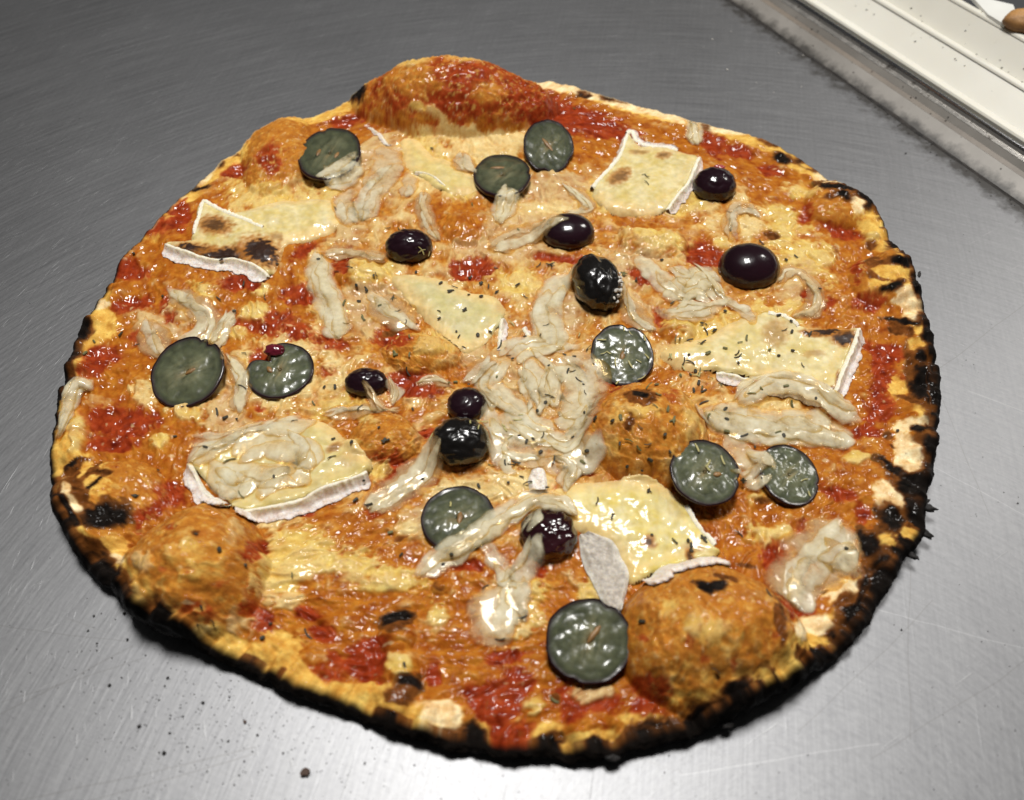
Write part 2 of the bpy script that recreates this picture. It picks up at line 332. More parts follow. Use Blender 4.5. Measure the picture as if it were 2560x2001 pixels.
# ------------------------------------------------------------------ pizza: colour classes and where they lie
CLS = 'roycpdlbk'
ALB = dict(r=(.27, .032, .007), o=(.40, .125, .012), y=(.68, .475, .125), c=(.72, .53, .23), p=(.53, .325, .15), d=(.70, .41, .088), l=(.84, .63, .34), b=(.14, .045, .010), k=(.010, .008, .007))
GLO = dict(r=.75, o=.70, y=.80, c=.80, p=.80, d=.18, l=.12, b=.35, k=.22)
BL = """
A l 1220 1050 130 60 -38;A d 1400 960 130 60 -40;A k 1300 985 48 32 0;A b 1400 935 50 14 10;A k 1180 1150 90 14 -10;A d 1900 680 170 55 -25;A k 2130 570 60 48 0;A k 1820 680 42 18 0;A k 900 1310 45 190 42;A d 960 1300 30 150 42
A o 1680 880 170 190 0;A r 1640 960 90 110 0;A r 1430 1050 90 60 -20;A r 2100 740 130 40 -15;A y 1700 1250 360 130 12;A r 1100 1290 80 90 0;A r 980 1370 100 60 0;A o 850 1550 170 120 0;A r 740 1650 60 45 0;A c 1950 1060 160 60 0;A y 2030 1130 160 80 0;A p 2120 1400 90 150 0;A o 1750 1560 170 90 0;A r 1840 1530 110 50 -20
B r 750 300 540 210 0;B o 500 250 140 90 0;B y 800 100 150 34 0;B y 480 140 130 22 -12;B o 1130 140 90 50 0;B o 960 330 110 60 0;B c 620 450 110 26 30;B y 520 400 60 30 20;B r 1300 440 250 110 20;B c 700 570 200 50 0;B r 1560 500 330 80 16;B d 1750 375 260 46 20;B k 1720 350 115 36 15;B k 1520 330 45 20 0;B l 1490 225 230 76 15;B l 1860 335 240 60 20;B d 60 380 120 70 -20;B k 140 310 60 60 0
B y 500 680 220 100 0;B y 700 760 180 130 0;B c 900 680 250 80 0;B p 300 690 140 110 0;B p 240 860 160 150 0;B c 550 860 130 80 0;B o 830 1100 180 95 -15;B y 760 930 90 60 0;B p 1150 1140 230 150 0;B p 1050 1280 260 60 0;B r 880 1380 110 60 0;B r 1400 1330 200 26 5;B c 1400 1010 300 70 0;B p 1380 900 230 90 0;B o 1600 640 160 80 0;B r 1650 560 120 50 0;B y 1650 950 110 130 30;B y 1960 1180 200 80 20;B o 1900 1120 200 30 8;B o 100 1400 130 90 0;B y 250 1420 150 60 0;B y 1150 1480 160 80 0;B o 1090 1430 55 40 0;B p 1850 1370 170 90 0;B r 1900 1450 80 60 0;B r 1250 640 60 60 0;B c 1050 620 180 60 0
C l 60 660 110 36 20;C d 400 790 260 60 20;C k 270 735 40 55 0;C b 640 850 100 34 15;C k 720 960 62 36 15;C k 870 1000 70 30 30;C d 860 1010 40 18 20;C l 980 1080 80 60 45;C k 1040 1135 140 20 3;C b 1050 1200 120 40 0;C k 1090 1190 60 26 15;C o 1030 1260 120 50 0;C k 1230 1200 85 70 0;C l 1180 1250 40 70 -25;C d 1260 1400 80 130 -20;C y 1240 1470 60 60 0;C b 1250 1500 36 30 0
C r 300 870 140 70 30;C o 550 1000 210 80 20;C r 460 930 80 40 20;C r 640 1040 90 40 20;C y 120 1250 130 80 0;C y 750 1360 170 150 0;C o 870 1260 60 130 30;C r 860 1290 36 70 30;C r 1080 1410 130 46 20;C r 250 1530 110 70 0;C y 360 1480 70 36 0;C c 450 1350 160 120 0;C b 640 1430 50 34 0;C b 1020 1540 46 46 0;C y 900 1560 150 80 0;C o 700 1170 130 60 20;C y 820 1150 100 50 0
F y 780 200 230 150 0;F p 800 260 130 130 0;F r 865 325 36 36 0;F r 260 110 100 60 0;F d 1340 210 160 100 -15;F b 1300 130 120 26 -8;F b 1250 190 50 30 20;F b 1300 220 90 12 15;F k 1390 285 80 30 -22;F k 1440 120 80 30 10;F o 1180 260 60 130 0;F r 1250 380 110 60 0;F r 1180 200 36 80 20;F l 1480 390 100 100 0;F o 1380 440 60 40 0;F k 1450 502 120 16 4;F b 1440 555 95 40 12;F d 1580 550 60 30 0;F k 1600 620 36 70 0;F d 1540 640 90 40 0;F k 1570 850 100 150 -10;F b 1480 730 40 110 -10;F k 1560 700 60 40 0;F r 1330 680 120 60 10;F r 1340 800 110 120 0;F r 1320 1000 120 90 0;F r 1250 1160 90 46 0;F d 1420 900 60 70 0;F b 1500 980 110 16 20;F l 1500 1120 110 50 -20;F k 1550 1150 46 30 0;F b 1355 1180 40 30 0;F b 1410 1255 40 24 0;F l 1470 1310 90 120 0;F k 1400 1400 160 36 20;F k 1520 1490 90 80 0;F b 1350 1440 60 20 10;F o 1250 1450 110 90 0;F l 1380 1570 56 90 -20;F k 1330 1640 60 60 20
F y 700 450 300 60 0;F o 430 430 70 40 40;F r 480 440 50 30 50;F y 90 520 100 66 0;F b 50 520 40 30 0;F y 500 600 350 150 0;F o 450 890 90 40 0;F c 600 1080 360 120 6;F o 700 1220 120 40 0;F y 820 1190 140 50 0;F r 1080 1280 66 40 30;F o 1050 1420 140 130 0;F r 1050 1540 110 56 20;F o 950 1650 260 60 0;F y 600 1590 110 66 0;F b 600 1585 50 26 0;F o 950 1330 60 50 0;F y 1150 1330 70 40 0;F r 1000 400 36 60 0;F o 950 480 120 60 0;F o 1100 480 90 60 0
D r 540 190 120 80 0;D o 500 290 120 60 0;D r 560 400 140 60 0;D r 790 430 60 130 0;D p 650 530 110 110 0;D p 930 430 130 100 0;D p 810 560 66 50 0;D y 1010 310 120 76 0;D o 1300 350 260 160 0;D r 1400 530 260 100 0;D y 1290 440 110 60 0;D y 1330 300 60 40 0;D r 1230 260 130 56 0;D b 1220 190 150 16 5;D r 1560 580 130 60 0;D o 1250 610 160 60 0;D y 1180 560 60 40 0;D d 350 560 110 90 0;D l 370 400 50 26 -20;D k 250 530 56 80 20;D d 420 480 50 40 0;D r 350 750 190 80 -20;D r 570 610 60 60 0;D o 600 800 160 160 0;D c 640 920 90 80 0;D o 300 960 120 60 0;D r 500 1120 240 110 0;D r 380 1090 60 70 0;D r 420 1240 160 40 0;D y 200 1180 90 120 0;D d 130 1230 60 60 0;D o 760 1270 140 80 0;D y 720 1240 60 40 0;D r 560 1390 150 16 5
D d 260 1460 180 140 0;D b 200 1400 140 20 -35;D b 290 1420 130 16 -40;D k 190 1390 70 14 -35;D k 330 1500 90 14 -50;D b 160 1460 80 18 -40;D l 260 1560 60 30 -45;D b 380 1420 80 20 0;D k 400 1640 140 56 -5;D o 620 1400 150 90 0;D c 900 1030 130 60 0;D y 900 1080 90 40 0;D p 1180 1110 140 120 0;D o 1310 1040 90 60 0;D r 1330 1010 50 40 0;D r 1750 620 130 60 0;D o 1650 820 110 100 0;D r 1750 810 60 50 0;D c 1700 300 80 260 0;D y 1950 180 160 90 15;D r 1840 130 50 80 20;D p 2000 400 190 160 0;D r 2130 600 60 90 0;D y 1800 1010 260 80 0;D o 1960 1150 160 80 0;D r 2100 1270 110 150 0;D y 1900 1250 100 60 0;D r 1820 1330 60 40 0;D b 2110 1380 50 40 0;D c 1450 800 330 220 0;D p 1180 900 60 200 0;D r 1350 720 60 60 0;D r 1600 330 120 60 0
E p 300 400 210 150 0;E o 330 640 220 130 0;E r 200 600 110 60 0;E y 450 620 130 76 0;E b 200 560 70 26 -20;E p 720 750 130 80 0;E r 330 880 160 80 0;E o 560 830 120 60 0;E r 650 190 110 60 0;E y 930 220 90 40 0;E p 1050 850 320 240 0;E p 1250 430 130 130 0;E p 1650 200 140 100 0;E r 1690 210 70 46 20;E r 1830 480 66 50 40;E y 1930 520 100 66 0;E o 1900 570 120 40 0;E p 1650 410 110 60 30;E o 1700 1120 390 310 0;E y 1600 1060 120 80 0;E y 1750 1050 90 60 0;E b 1700 960 110 60 0;E k 1690 940 60 26 10;E b 1650 1130 46 50 0;E r 1890 960 40 50 0;E y 1480 1250 110 80 0;E o 1450 860 140 60 0;E r 1530 880 90 30 0;E y 2060 650 160 110 0;E y 2000 1100 90 150 0;E p 450 1640 310 70 -35;E r 170 1600 160 60 -30;E r 180 1400 110 80 0;E b 150 1400 50 30 -30;E o 150 1150 170 140 0;E y 60 1400 110 66 0;E y 50 1080 70 50 0;E r 1190 1430 66 60 0;E c 1000 1500 210 110 0;E r 1330 1420 60 20 0;E p 1250 1310 130 80 0;E c 500 1500 150 60 0;E o 430 1480 60 30 0;E r 450 1180 60 40 0;E c 700 1530 200 60 0
G k 400 210 190 66 0;G l 200 110 60 110 -40;G b 250 60 40 120 -40;G k 160 160 26 120 -20;G d 450 400 90 60 25;G l 470 480 46 40 0;G k 330 440 120 60 35;G b 300 390 100 40 30;G k 420 600 130 70 45;G r 800 70 140 66 0;G r 720 170 160 50 -15;G o 930 560 400 400 0;G y 900 420 240 130 -10;G y 1000 560 140 80 0;G r 780 285 60 18 -35;G r 930 530 42 30 0;G r 1110 645 76 30 5;G r 750 530 50 30 0;G r 950 780 140 90 0;G r 1285 640 46 130 8;G r 600 280 26 80 20;G p 1180 320 60 80 0;G p 640 500 50 60 0;G o 800 700 100 60 0;G b 950 330 30 26 0;G y 620 780 46 170 -18;G k 780 850 60 130 -38;G l 620 850 40 60 0;G y 850 800 120 26 38;G y 1050 930 150 36 22
G y 1560 450 280 200 0;G y 1450 650 140 110 0;G y 1850 560 250 130 0;G b 1970 640 56 28 0;G c 1450 250 130 60 0;G r 1600 200 60 40 0;G r 1300 430 66 60 0;G p 1450 180 120 50 0;G p 1230 850 110 90 0;G r 1270 780 60 50 0;G o 1600 860 320 120 0;G r 1750 940 110 70 0;G r 1350 880 60 90 0;G r 1620 800 90 50 0;G r 1860 1130 170 90 0;G r 1780 1080 60 40 0;G d 1450 1000 140 90 0;G k 1290 1120 66 50 30;G b 1430 1180 60 34 -30;G b 1700 1225 30 20 0;G d 1750 1280 220 66 10;G c 1480 740 120 50 0;G o 1750 650 150 60 0;G b 2150 890 90 70 0;G r 2080 1020 60 110 0;G d 1150 980 120 40 25
H y 250 500 270 110 0;H o 120 620 150 60 0;H b 490 500 50 45 0;H b 265 215 40 25 -20;H c 300 170 66 50 0;H b 215 750 95 70 0;H k 205 715 95 30 -8;H o 220 900 90 110 0;H y 480 720 110 70 0;H r 60 970 100 140 0;H r 460 1060 60 90 0;H k 290 1110 90 70 0;H b 230 1180 90 60 0;H y 230 980 80 80 0;H l 480 1290 140 90 30;H o 470 1190 110 50 0;H d 60 1170 56 66 0;H o 620 450 160 80 0;H r 660 410 100 40 0;H p 850 650 170 160 0;H c 880 780 150 80 0;H y 1010 620 110 160 0;H o 640 900 240 60 0;H r 830 1150 230 170 0;H r 900 1390 160 110 0;H o 700 1050 160 90 0;H r 900 960 130 40 0;H y 1060 1240 66 50 0;H r 1300 1230 130 160 0;H b 1180 1215 40 36 0;H r 1500 1260 110 80 0;H p 1400 1170 130 60 0;H k 1170 1440 80 46 0;H o 1420 1400 220 60 0;H d 1450 1440 160 30 0;H y 1180 300 60 70 0;H y 1400 560 100 80 0;H r 1060 420 60 40 0;H o 640 1330 50 60 0;H r 700 1250 60 60 0
I o 430 930 500 400 0;I y 300 800 200 160 0;I y 480 960 180 120 0;I y 300 1180 160 90 0;I o 560 760 130 70 10;I k 430 645 90 34 10;I b 510 590 110 20 12;I b 860 840 46 160 -12;I r 900 740 50 90 -15;I r 320 960 30 50 0;I r 400 1065 40 26 0;I r 560 1120 40 46 0;I r 810 920 40 36 0;I r 20 950 40 40 0;I b 100 1210 20 25 0;I b 460 1165 18 20 0;I r 60 1260 130 90 0;I d 620 1260 90 60 0;I r 60 1390 120 60 0;I o 300 1400 160 60 0
I o 760 230 220 90 0;I y 800 350 160 110 0;I r 990 320 90 60 -20;I r 830 480 100 100 -30;I p 1130 480 210 260 25;I y 1050 530 60 90 20;I c 1200 330 100 60 0;I o 1250 200 150 50 0;I r 1350 190 50 70 0;I l 1240 650 140 56 -30;I b 1310 580 36 36 0;I l 1060 890 130 70 -5;I b 1240 720 70 30 -35;I k 1310 800 60 110 40;I l 1500 130 66 120 -35;I k 1530 230 56 90 -35;I d 1640 330 60 46 0;I b 1640 290 40 14 0;I k 1420 420 60 130 -35;I k 1490 520 70 80 0;I d 1500 360 60 40 30;I d 1040 1010 110 50 0;I b 990 1040 40 36 0;I k 1050 1090 130 46 -25;I d 890 1110 60 80 0;I d 740 1200 80 36 -20;I k 590 1250 95 46 -10;I k 790 1265 66 36 -20;I b 700 1340 140 40 -25;I r 980 810 90 26 0;I b 640 520 70 16 15;H k 60 1320 110 50 10;H k 350 1400 160 46 15;H k 680 1430 70 70 20;H k 1500 1500 160 40 0;H k 1750 1400 180 46 -15;H k 2080 1330 130 50 -20;H k 620 1500 200 40 8;H k 1000 1530 300 30 2;G k 1000 1020 160 30 25;G k 1300 1150 90 34 28;G k 1900 1380 200 30 18;G k 2120 1460 120 50 15;G k 300 690 160 50 40;I k 60 1560 150 50 -8;I k 350 1470 160 50 -18;I k 620 1400 150 46 -28;I k 850 1290 150 46 -32;I k 1050 1180 130 46 -40;I k 1250 970 50 110 40;I k 1380 800 46 100 35;I k 1480 640 60 100 25;I k 1600 480 60 60 0;F k 1640 1000 30 400 -3;F k 1620 620 30 200 -8;F k 1540 260 24 130 -18
"""
def parse_blobs():
    out = []
    for part in BL.replace('\n', ';').split(';'):
        f = part.split()
        if len(f) == 7: out.append((f[0], f[1], *[float(v) for v in f[2:]]))
    return out
def classify(x, y, z, e, th, xs, ys):
    """class weights (n, 9) of the baked surface"""
    n = len(x); W = np.zeros((n, 9), np.float32); x0_, y0_ = x, y; x, y = xs, ys
    mm = .001
    wx = (fbm(x, y, 14*mm, 31, 3, .6)*2.6 + fbm(x, y, 3*mm, 35, 2)*.7)*mm; wy = (fbm(x, y, 14*mm, 41, 3, .6)*2.6 + fbm(x, y, 3*mm, 45, 2)*.7)*mm
    QX, QY = pix(x0_+wx, y0_+wy, z)
    W[:, CLS.index('o')] = 1
    rim = sstep(11*mm, 6*mm, e + fbm(x, y, 8*mm, 51, 2)*4*mm)
    cen = sstep(1.15, .55, np.hypot((QX-1330)/900, (QY-880)/640) + fbm(x, y, 30*mm, 55, 2)*.3)
    W[:, CLS.index('o')] = 1-.62*cen; W[:, CLS.index('c')] += .34*cen; W[:, CLS.index('p')] += .26*cen; W[:, CLS.index('r')] += .12*(1-cen)
    W *= (1-rim)[:, None]; W[:, CLS.index('d')] += rim
    brk = fbm(x, y, 4.5*mm, 61, 3, .6); fine = fbm(x, y, 1.3*mm, 66, 2, .6)
    cw = cyc(th, CHAR_W)*mm*(1+.9*fbm(th*9, e*60, 1.0, 71, 3, .6))
    soot = sstep(1.0, .0, (e-cw*.55)/np.maximum(cw, .3*mm)+brk*.35)*sstep(.15*mm, .5*mm, cw)
    brown = sstep(1.0, .0, (e-cw)/np.maximum(cw, .3*mm)+brk*.5)*.55*sstep(.15*mm, .5*mm, cw)
    for a, c in ((brown, 'b'), (soot, 'k')):
        W *= (1-a)[:, None]; W[:, CLS.index(c)] += a
    for (t, c, cx, cy, rx, ry, rot) in parse_blobs():
        px, py = tp(t, cx, cy); k = 1.0 if t == 'S' else ZS; a = math.radians(rot); rx_, ry_ = rx/k, ry/k; rr = max(rx_, ry_)*2.2+18
        m = np.nonzero((np.abs(QX-px) < rr) & (np.abs(QY-py) < rr))[0]
        if not len(m): continue
        dx, dy = QX[m]-px, QY[m]-py
        d = np.hypot((dx*math.cos(a)+dy*math.sin(a))/rx_, (-dx*math.sin(a)+dy*math.cos(a))/ry_)
        d = d + brk[m]*(.46 if c not in 'kbl' else .34) + fine[m]*(.22 if c not in 'kbl' else .10)
        if c in 'kb':
            a = sstep(1.75, .8, d)*(.55 if c == 'k' else .35); W[m] *= (1-a)[:, None]; W[m, CLS.index('b' if c == 'k' else 'o')] += a
        wide = .55 if c in 'ro' else .60 if c in 'ycp' else .42 if c in 'kb' else .36
        a = sstep(1.0+wide, 1.0-wide, d)*(.95 if c in 'kld' else .78 if c == 'r' else .80)
        if c in 'yro' and t in 'GIE' and any(b[0] == t and math.hypot((cx-b[1])/b[3], (cy-b[2])/b[4]) < .95 and b[6] > 9 for b in BUB): a *= .62
        W[m] *= (1-a)[:, None]; W[m, CLS.index(c)] += a
    pw = cyc(th, [(48, 0), (56, 6), (66, 8), (84, 9), (92, 4), (100, 0), (122, 0), (130, 3.5), (146, 3.5), (154, 0), (262, 0)])*mm
    pa = sstep(1.15, .7, e/np.maximum(pw, .1*mm)+brk*.25)*(pw > .3*mm); pa = pa*(1-.85*W[:, 8])*(1-.6*W[:, 7]); W *= (1-pa)[:, None]; W[:, CLS.index('l')] += pa
    tf = W[:, :5].sum(1)/W.sum(1)
    amp = np.array([.62, .62, .60, .52, .40, .34, .22, .26, .16])
    for k in range(9):
        W[:, k] += amp[k]*(fbm(x, y, 8*mm, 100+k*13, 4, .55)*1.2+.16*noise2(x/mm/.9, y/mm/.9, 300+k))*(np.array([.62, .8, .62, .42, .30, .15, .1, .22, .1])[k]+(1-np.array([.62, .8, .62, .42, .30, .15, .1, .22, .1])[k])*np.minimum(1, W[:, k]*3))
    A = np.exp((W[:, :5]-W[:, :5].max(1, keepdims=True))*6.6); A /= A.sum(1, keepdims=True)
    B = (np.clip(W[:, 5:], 0, 3)*np.array([1, 1, .85, 1.45]))**1.9+1e-6; B /= B.sum(1, keepdims=True)
    tf = sstep(.22, .78, tf+brk*.12+fine*.10)[:, None]
    W = np.concatenate([A*tf, B*(1-tf)], 1)
    return W

def lumps(x, y, W):
    mm = .001; w = {c: W[:, i] for i, c in enumerate(CLS)}
    cheese = w['y']+w['c']+w['p']; sauce = w['r']+w['o']*.6
    n1 = fbm(x, y, 7*mm, 201, 3); n2 = fbm(x, y, 2.6*mm, 211, 3, .6); bil = np.abs(noise2(x/(3.2*mm), y/(3.2*mm), 221))
    wetl = np.clip(cheese+w['r']+w['o']*.7, 0, 1); bl2 = np.abs(noise2(x/(5.5*mm)+fbm(x, y, 6*mm, 226, 1), y/(5.5*mm), 227))
    z = n1*.6*mm + n2*.42*mm*(1-.35*w['r']-.55*cheese) + cheese*(.4*mm + (.35-bil)*.45*mm) + wetl*(.3-bl2)*1.6*mm - w['r']*.35*mm
    dry = w['k']+w['b']+w['d']*.5
    mot = fbm(x, y, 2.4*mm, 251, 3, .65); z += w['o']*mot*.06*mm
    z += dry*(fbm(x, y, 5*mm, 231, 3, .55)*.6*mm) + w['k']*np.abs(fbm(x, y, 2.2*mm, 241, 2))*.5*mm
    return z*1.3

def build_pizza():
    mm = .001
    NT, NR, NS = 1640, 400, 34
    th1 = np.linspace(-PI, PI, NT, endpoint=False)
    Rb = Rout(th1)
    cw1 = cyc(th1, CHAR_W)
    Rb = Rb + (fbm(th1*13, th1*0, 1.0, 81, 2)*(1.1-.6*sstep(.3, .7, np.sin(th1))) + np.abs(noise2(th1*85, th1*0, 84))*np.minimum(cw1, 8)*.05)*mm
    rc = 3.6*mm
    s = np.linspace(0.0004, 1, NR)
    rho = s[:, None]*(Rb-rc)[None, :]; TH = np.broadcast_to(th1, rho.shape)
    x = (c0[0]+rho*np.cos(TH)).ravel(); y = (c0[1]+rho*np.sin(TH)).ravel()
    th = TH.ravel(); e = Rout(th)-rho.ravel()
    bd = bubble_d(x, y)
    zb = base_height(x, y, bd)
    xs, ys = swollen(x, y, bd)
    W = classify(x, y, zb, e, th, xs, ys)
    z = zb + lumps(xs, ys, W)
    col = np.zeros((len(x), 3)); glo = np.zeros(len(x))
    xx, yy = x, y; x, y = xs, ys
    v1 = fbm(x, y, 5*mm, 401, 3, .6); v2 = fbm(x, y, 2.2*mm, 411, 2)
    for k, c in enumerate(CLS):
        a = np.array(ALB[c])
        if c == 'r': t = np.clip(1+.7*v1+.5*v2, .4, 2.0)[:, None]**np.array([.8, 1.2, 1.3])*a
        elif c == 'o': t = np.clip(1+.60*v1+.38*v2, .35, 1.8)[:, None]**np.array([.7, 1.35, 1.7])*a
        elif c in 'yc': t = np.clip(1+.35*v1+.35*v2, .5, 1.35)[:, None]**np.array([.6, 1.1, 1.9])*a
        elif c == 'b': t = np.clip(1+.9*v1+.7*v2, .2, 2.2)[:, None]*a
        elif c == 'k': t = np.clip(1+.8*v1+.8*v2, .4, 2.5)[:, None]*a
        else: t = np.clip(1+.45*v1+.3*v2, .5, 1.35)[:, None]**np.array([.6, 1.2, 1.9])*a
        col += W[:, k:k+1]*np.log(np.maximum(t, .004)); glo += W[:, k]*GLO[c]
    col = np.exp(col)
    # cheese lumps kept pale, oily orange gaps darkened to paint in valley shade
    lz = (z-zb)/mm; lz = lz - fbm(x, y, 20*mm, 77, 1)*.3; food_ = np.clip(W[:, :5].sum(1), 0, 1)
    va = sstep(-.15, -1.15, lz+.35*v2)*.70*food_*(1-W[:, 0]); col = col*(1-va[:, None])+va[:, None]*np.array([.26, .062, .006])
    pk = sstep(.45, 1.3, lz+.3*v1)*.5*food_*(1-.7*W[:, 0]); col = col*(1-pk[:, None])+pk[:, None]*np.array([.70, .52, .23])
    bm = np.zeros(len(x))
    for d_, b_ in zip(bd, BUB):
        if b_[6] >= 5: bm = np.maximum(bm, sstep(1.05, .75, d_))
    bm = bm*food_
    tan_ = bm*.30*(1-W[:, 0])*(1-W[:, 7:].sum(1)); col = col*(1-tan_[:, None])+tan_[:, None]*np.array([.58, .27, .048])
    m1 = fbm(x, y, 3.4*mm, 421, 4, .7); m2 = fbm(x, y, 1.7*mm, 431, 3, .7)
    for a_, c_ in ((sstep(.12, .45, m1+.35*m2)*.65*bm, (.66, .39, .095)), (sstep(.10, .5, -m1+.4*m2)*.40*bm, (.30, .075, .012)), (sstep(.42, .7, m2-.3*m1)*.5*bm, (.12, .035, .010))):
        col = col*(1-a_[:, None])+a_[:, None]*np.array(c_)
    glo = glo*(1-.35*bm)
    tr_ = np.clip(4*W[:, 8]*(1-W[:, 8]), 0, 1)*.6*sstep(.3, .8, W[:, 5:].sum(1)); col = col*(1-tr_[:, None])+tr_[:, None]*np.array([.26, .085, .016])
    # tiny burnt specks and toasted freckles
    fr = noise2(x/(1.3*mm), y/(1.3*mm), 501)+.35*noise2(x/(12*mm), y/(12*mm), 502); f = sstep(.50, .66, fr)*.6*(1-W[:, CLS.index('k')])
    col = col*(1-f[:, None]) + f[:, None]*np.array([.22, .07, .02])
    fr = noise2(x/(2.2*mm), y/(2.2*mm), 511)+.3*noise2(x/(15*mm), y/(15*mm), 512); f = sstep(.44, .6, fr)*.5*W[:, [0, 1, 2, 3]].sum(1)
    col = col*(1-f[:, None]) + f[:, None]*np.array([.80, .62, .33])
    x, y = xx, yy
    # side wall and underside
    ph = np.linspace(0, 1, NS+1)[1:]
    zt = z.reshape(NR, NT)[-1]; zm = np.maximum(zt*.45, 1.5*mm)
    xs, ys, zs, es = [], [], [], []
    for p in ph:
        a = p*PI*.80
        rr = Rb-rc + rc*math.sin(min(a, PI/2))*1.0 - (max(0, a-PI/2)/(PI*.30))*3.5*mm
        zz = zm+(zt-zm)*math.cos(a) if a < PI/2 else zm*(1+1.05*math.cos(a))
        zz = np.maximum(zz, .15*mm) if a < PI*.78 else np.full(NT, .15*mm)
        rr = rr + (fbm(th1*40, th1*0+p*3.5, 1.0, 601, 3, .6)*.7 + np.abs(noise2(th1*70, th1*0+p*6, 611))*.35*np.minimum(cw1, 6)/4)*mm*math.sin(min(a, PI/2))
        xs.append(c0[0]+rr*np.cos(th1)); ys.append(c0[1]+rr*np.sin(th1)); zs.append(zz)
    # colour of the side: pale at the back, burnt black at the front and right
    p2 = np.repeat(ph, NT); t2 = np.tile(th1, NS)
    sc = cyc(t2, [(0, 1), (30, .95), (45, .8), (58, .45), (75, .15), (100, .1), (118, .3), (130, .45), (150, .75), (170, .9), (200, .95), (240, .95), (300, 1), (340, 1)])
    nn = fbm(t2*14, p2*2.2, 1.0, 621, 3, .6)
    a = sstep(.42, .62, sc*1.0+nn*.38+(p2-.5)*.35)
    dcol = np.array(ALB['l'])*(1+.2*nn[:, None])*.9; kcol = np.array(ALB['k'])*np.clip(1+.8*nn, .5, 2.2)[:, None]
    bcol = np.array(ALB['b'])
    mid = np.clip(1-np.abs(a-.5)*2, 0, 1)[:, None]
    scol = dcol*(1-a[:, None])+kcol*a[:, None]; scol = scol*(1-mid*.8)+bcol*mid*.8
    top = col.reshape(NR, NT, 3)[-1]
    bl = sstep(0, .28, ph)[:, None, None]
    scol = scol.reshape(NS, NT, 3)*bl + top[None]*(1-bl)
    V = np.concatenate([np.stack([x, y, z], 1), np.stack([np.concatenate(xs), np.concatenate(ys), np.concatenate(zs)], 1)])
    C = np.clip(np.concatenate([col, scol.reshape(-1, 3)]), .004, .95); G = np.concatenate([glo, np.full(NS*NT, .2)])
    F = grid_faces(NR+NS, NT, True)
    # vertex normals of the whole surface, so that the parts join without a seam
    a_, b_, c_, d_ = V[F[:, 0]], V[F[:, 1]], V[F[:, 2]], V[F[:, 3]]
    fn = np.cross(c_-a_, d_-b_); NV = np.zeros_like(V)
    for k in range(4):
        for ax in range(3): NV[:, ax] += np.bincount(F[:, k], fn[:, ax], len(V))
    NV /= np.linalg.norm(NV, axis=1, keepdims=True)+1e-12
    if NV[:1000, 2].mean() < 0: F = F[:, ::-1]; NV = -NV
    # centre cap
    ci = len(V); V = np.vstack([V, [[c0[0], c0[1], z[:NT].mean()]]]); C = np.vstack([C, C[:NT].mean(0)]); G = np.r_[G, G[:NT].mean()]; NV = np.vstack([NV, [[0, 0, 1]]])
    # which part each face belongs to
    ncell = len(F); row = np.minimum(F // NT, NR+NS).max(1)
    vp = np.zeros(len(V), int)
    sauce = fbm(x, y, 9*mm, 700, 1)*0 + (W[:, 0] > .5)
    vp[:len(x)] = np.where(sauce, 2, 1)
    vp[:len(x)][e < 9.5*mm] = 0; vp[len(x):ci] = 0; vp[ci] = 1
    for i in range(12):
        vp[:len(x)][(bd[i] < 1.0) & (e > 2.5*mm)] = 3+i
    fp = vp[F[:, 0]]
    root = empty('pizza', (float(c0[0]), float(c0[1]), 0)); Vl = V-np.array([c0[0], c0[1], 0])
    put(root, 'round thin baked pizza with charred rim lying on the steel', 'pizza')
    food = mat_food()
    names = ['crust', 'melted_cheese', 'tomato_sauce'] + ['bubble']*12
    for pid in range(15):
        sel = F[fp == pid]
        if not len(sel): continue
        used, inv = np.unique(sel, return_inverse=True)
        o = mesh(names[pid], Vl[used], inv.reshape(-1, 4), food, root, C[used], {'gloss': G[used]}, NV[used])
        if pid == 2: o['kind'] = 'stuff'
        if pid == 0: o['label'] = 'blistered crust rim, charred black at the front and right, pale at the back'
        if pid == 3: o['label'] = 'tall red sauce covered blister at the back rim'
        if pid == 4: o['label'] = 'round golden blister by the scorched front left rim'
        if pid == 5: o['label'] = 'largest golden blister at the front right rim'
        if pid == 6: o['label'] = 'golden blister with burnt top in the middle, strewn with herbs'
    return x, y, z
PX, PY, PZ = build_pizza()

# ------------------------------------------------------------------ height map of everything that lies on the pizza (for draping)
CELL = .0005; MX0, MY0 = -.18, .03; MNX, MNY = 720, 720
ZMAP = np.zeros((MNY, MNX))
def raster(x, y, z):
    i = np.clip(((np.asarray(y)-MY0)/CELL).astype(int), 1, MNY-2); j = np.clip(((np.asarray(x)-MX0)/CELL).astype(int), 1, MNX-2)
    for di, dj in ((0, 0), (0, 1), (1, 0), (1, 1)): np.maximum.at(ZMAP, (i+di, j+dj), z)
raster(PX, PY, PZ)
def zat(x, y):
    fx = np.clip((np.asarray(x, float)-MX0)/CELL, 0, MNX-2); fy = np.clip((np.asarray(y, float)-MY0)/CELL, 0, MNY-2)
    j = fx.astype(int); i = fy.astype(int); u = fx-j; v = fy-i
    return (ZMAP[i, j]*(1-u)+ZMAP[i, j+1]*u)*(1-v)+(ZMAP[i+1, j]*(1-u)+ZMAP[i+1, j+1]*u)*v
ZBASE = ZMAP.copy()
def on_top(px, py, lift=0.0):
    """world point where the ray through a photo pixel meets the topped pizza"""
    z = .009
    for _ in range(14):
        x, y = at(px, py, z); z = .5*z+.5*(float(zat(x, y))+lift)
    return float(x), float(y), z
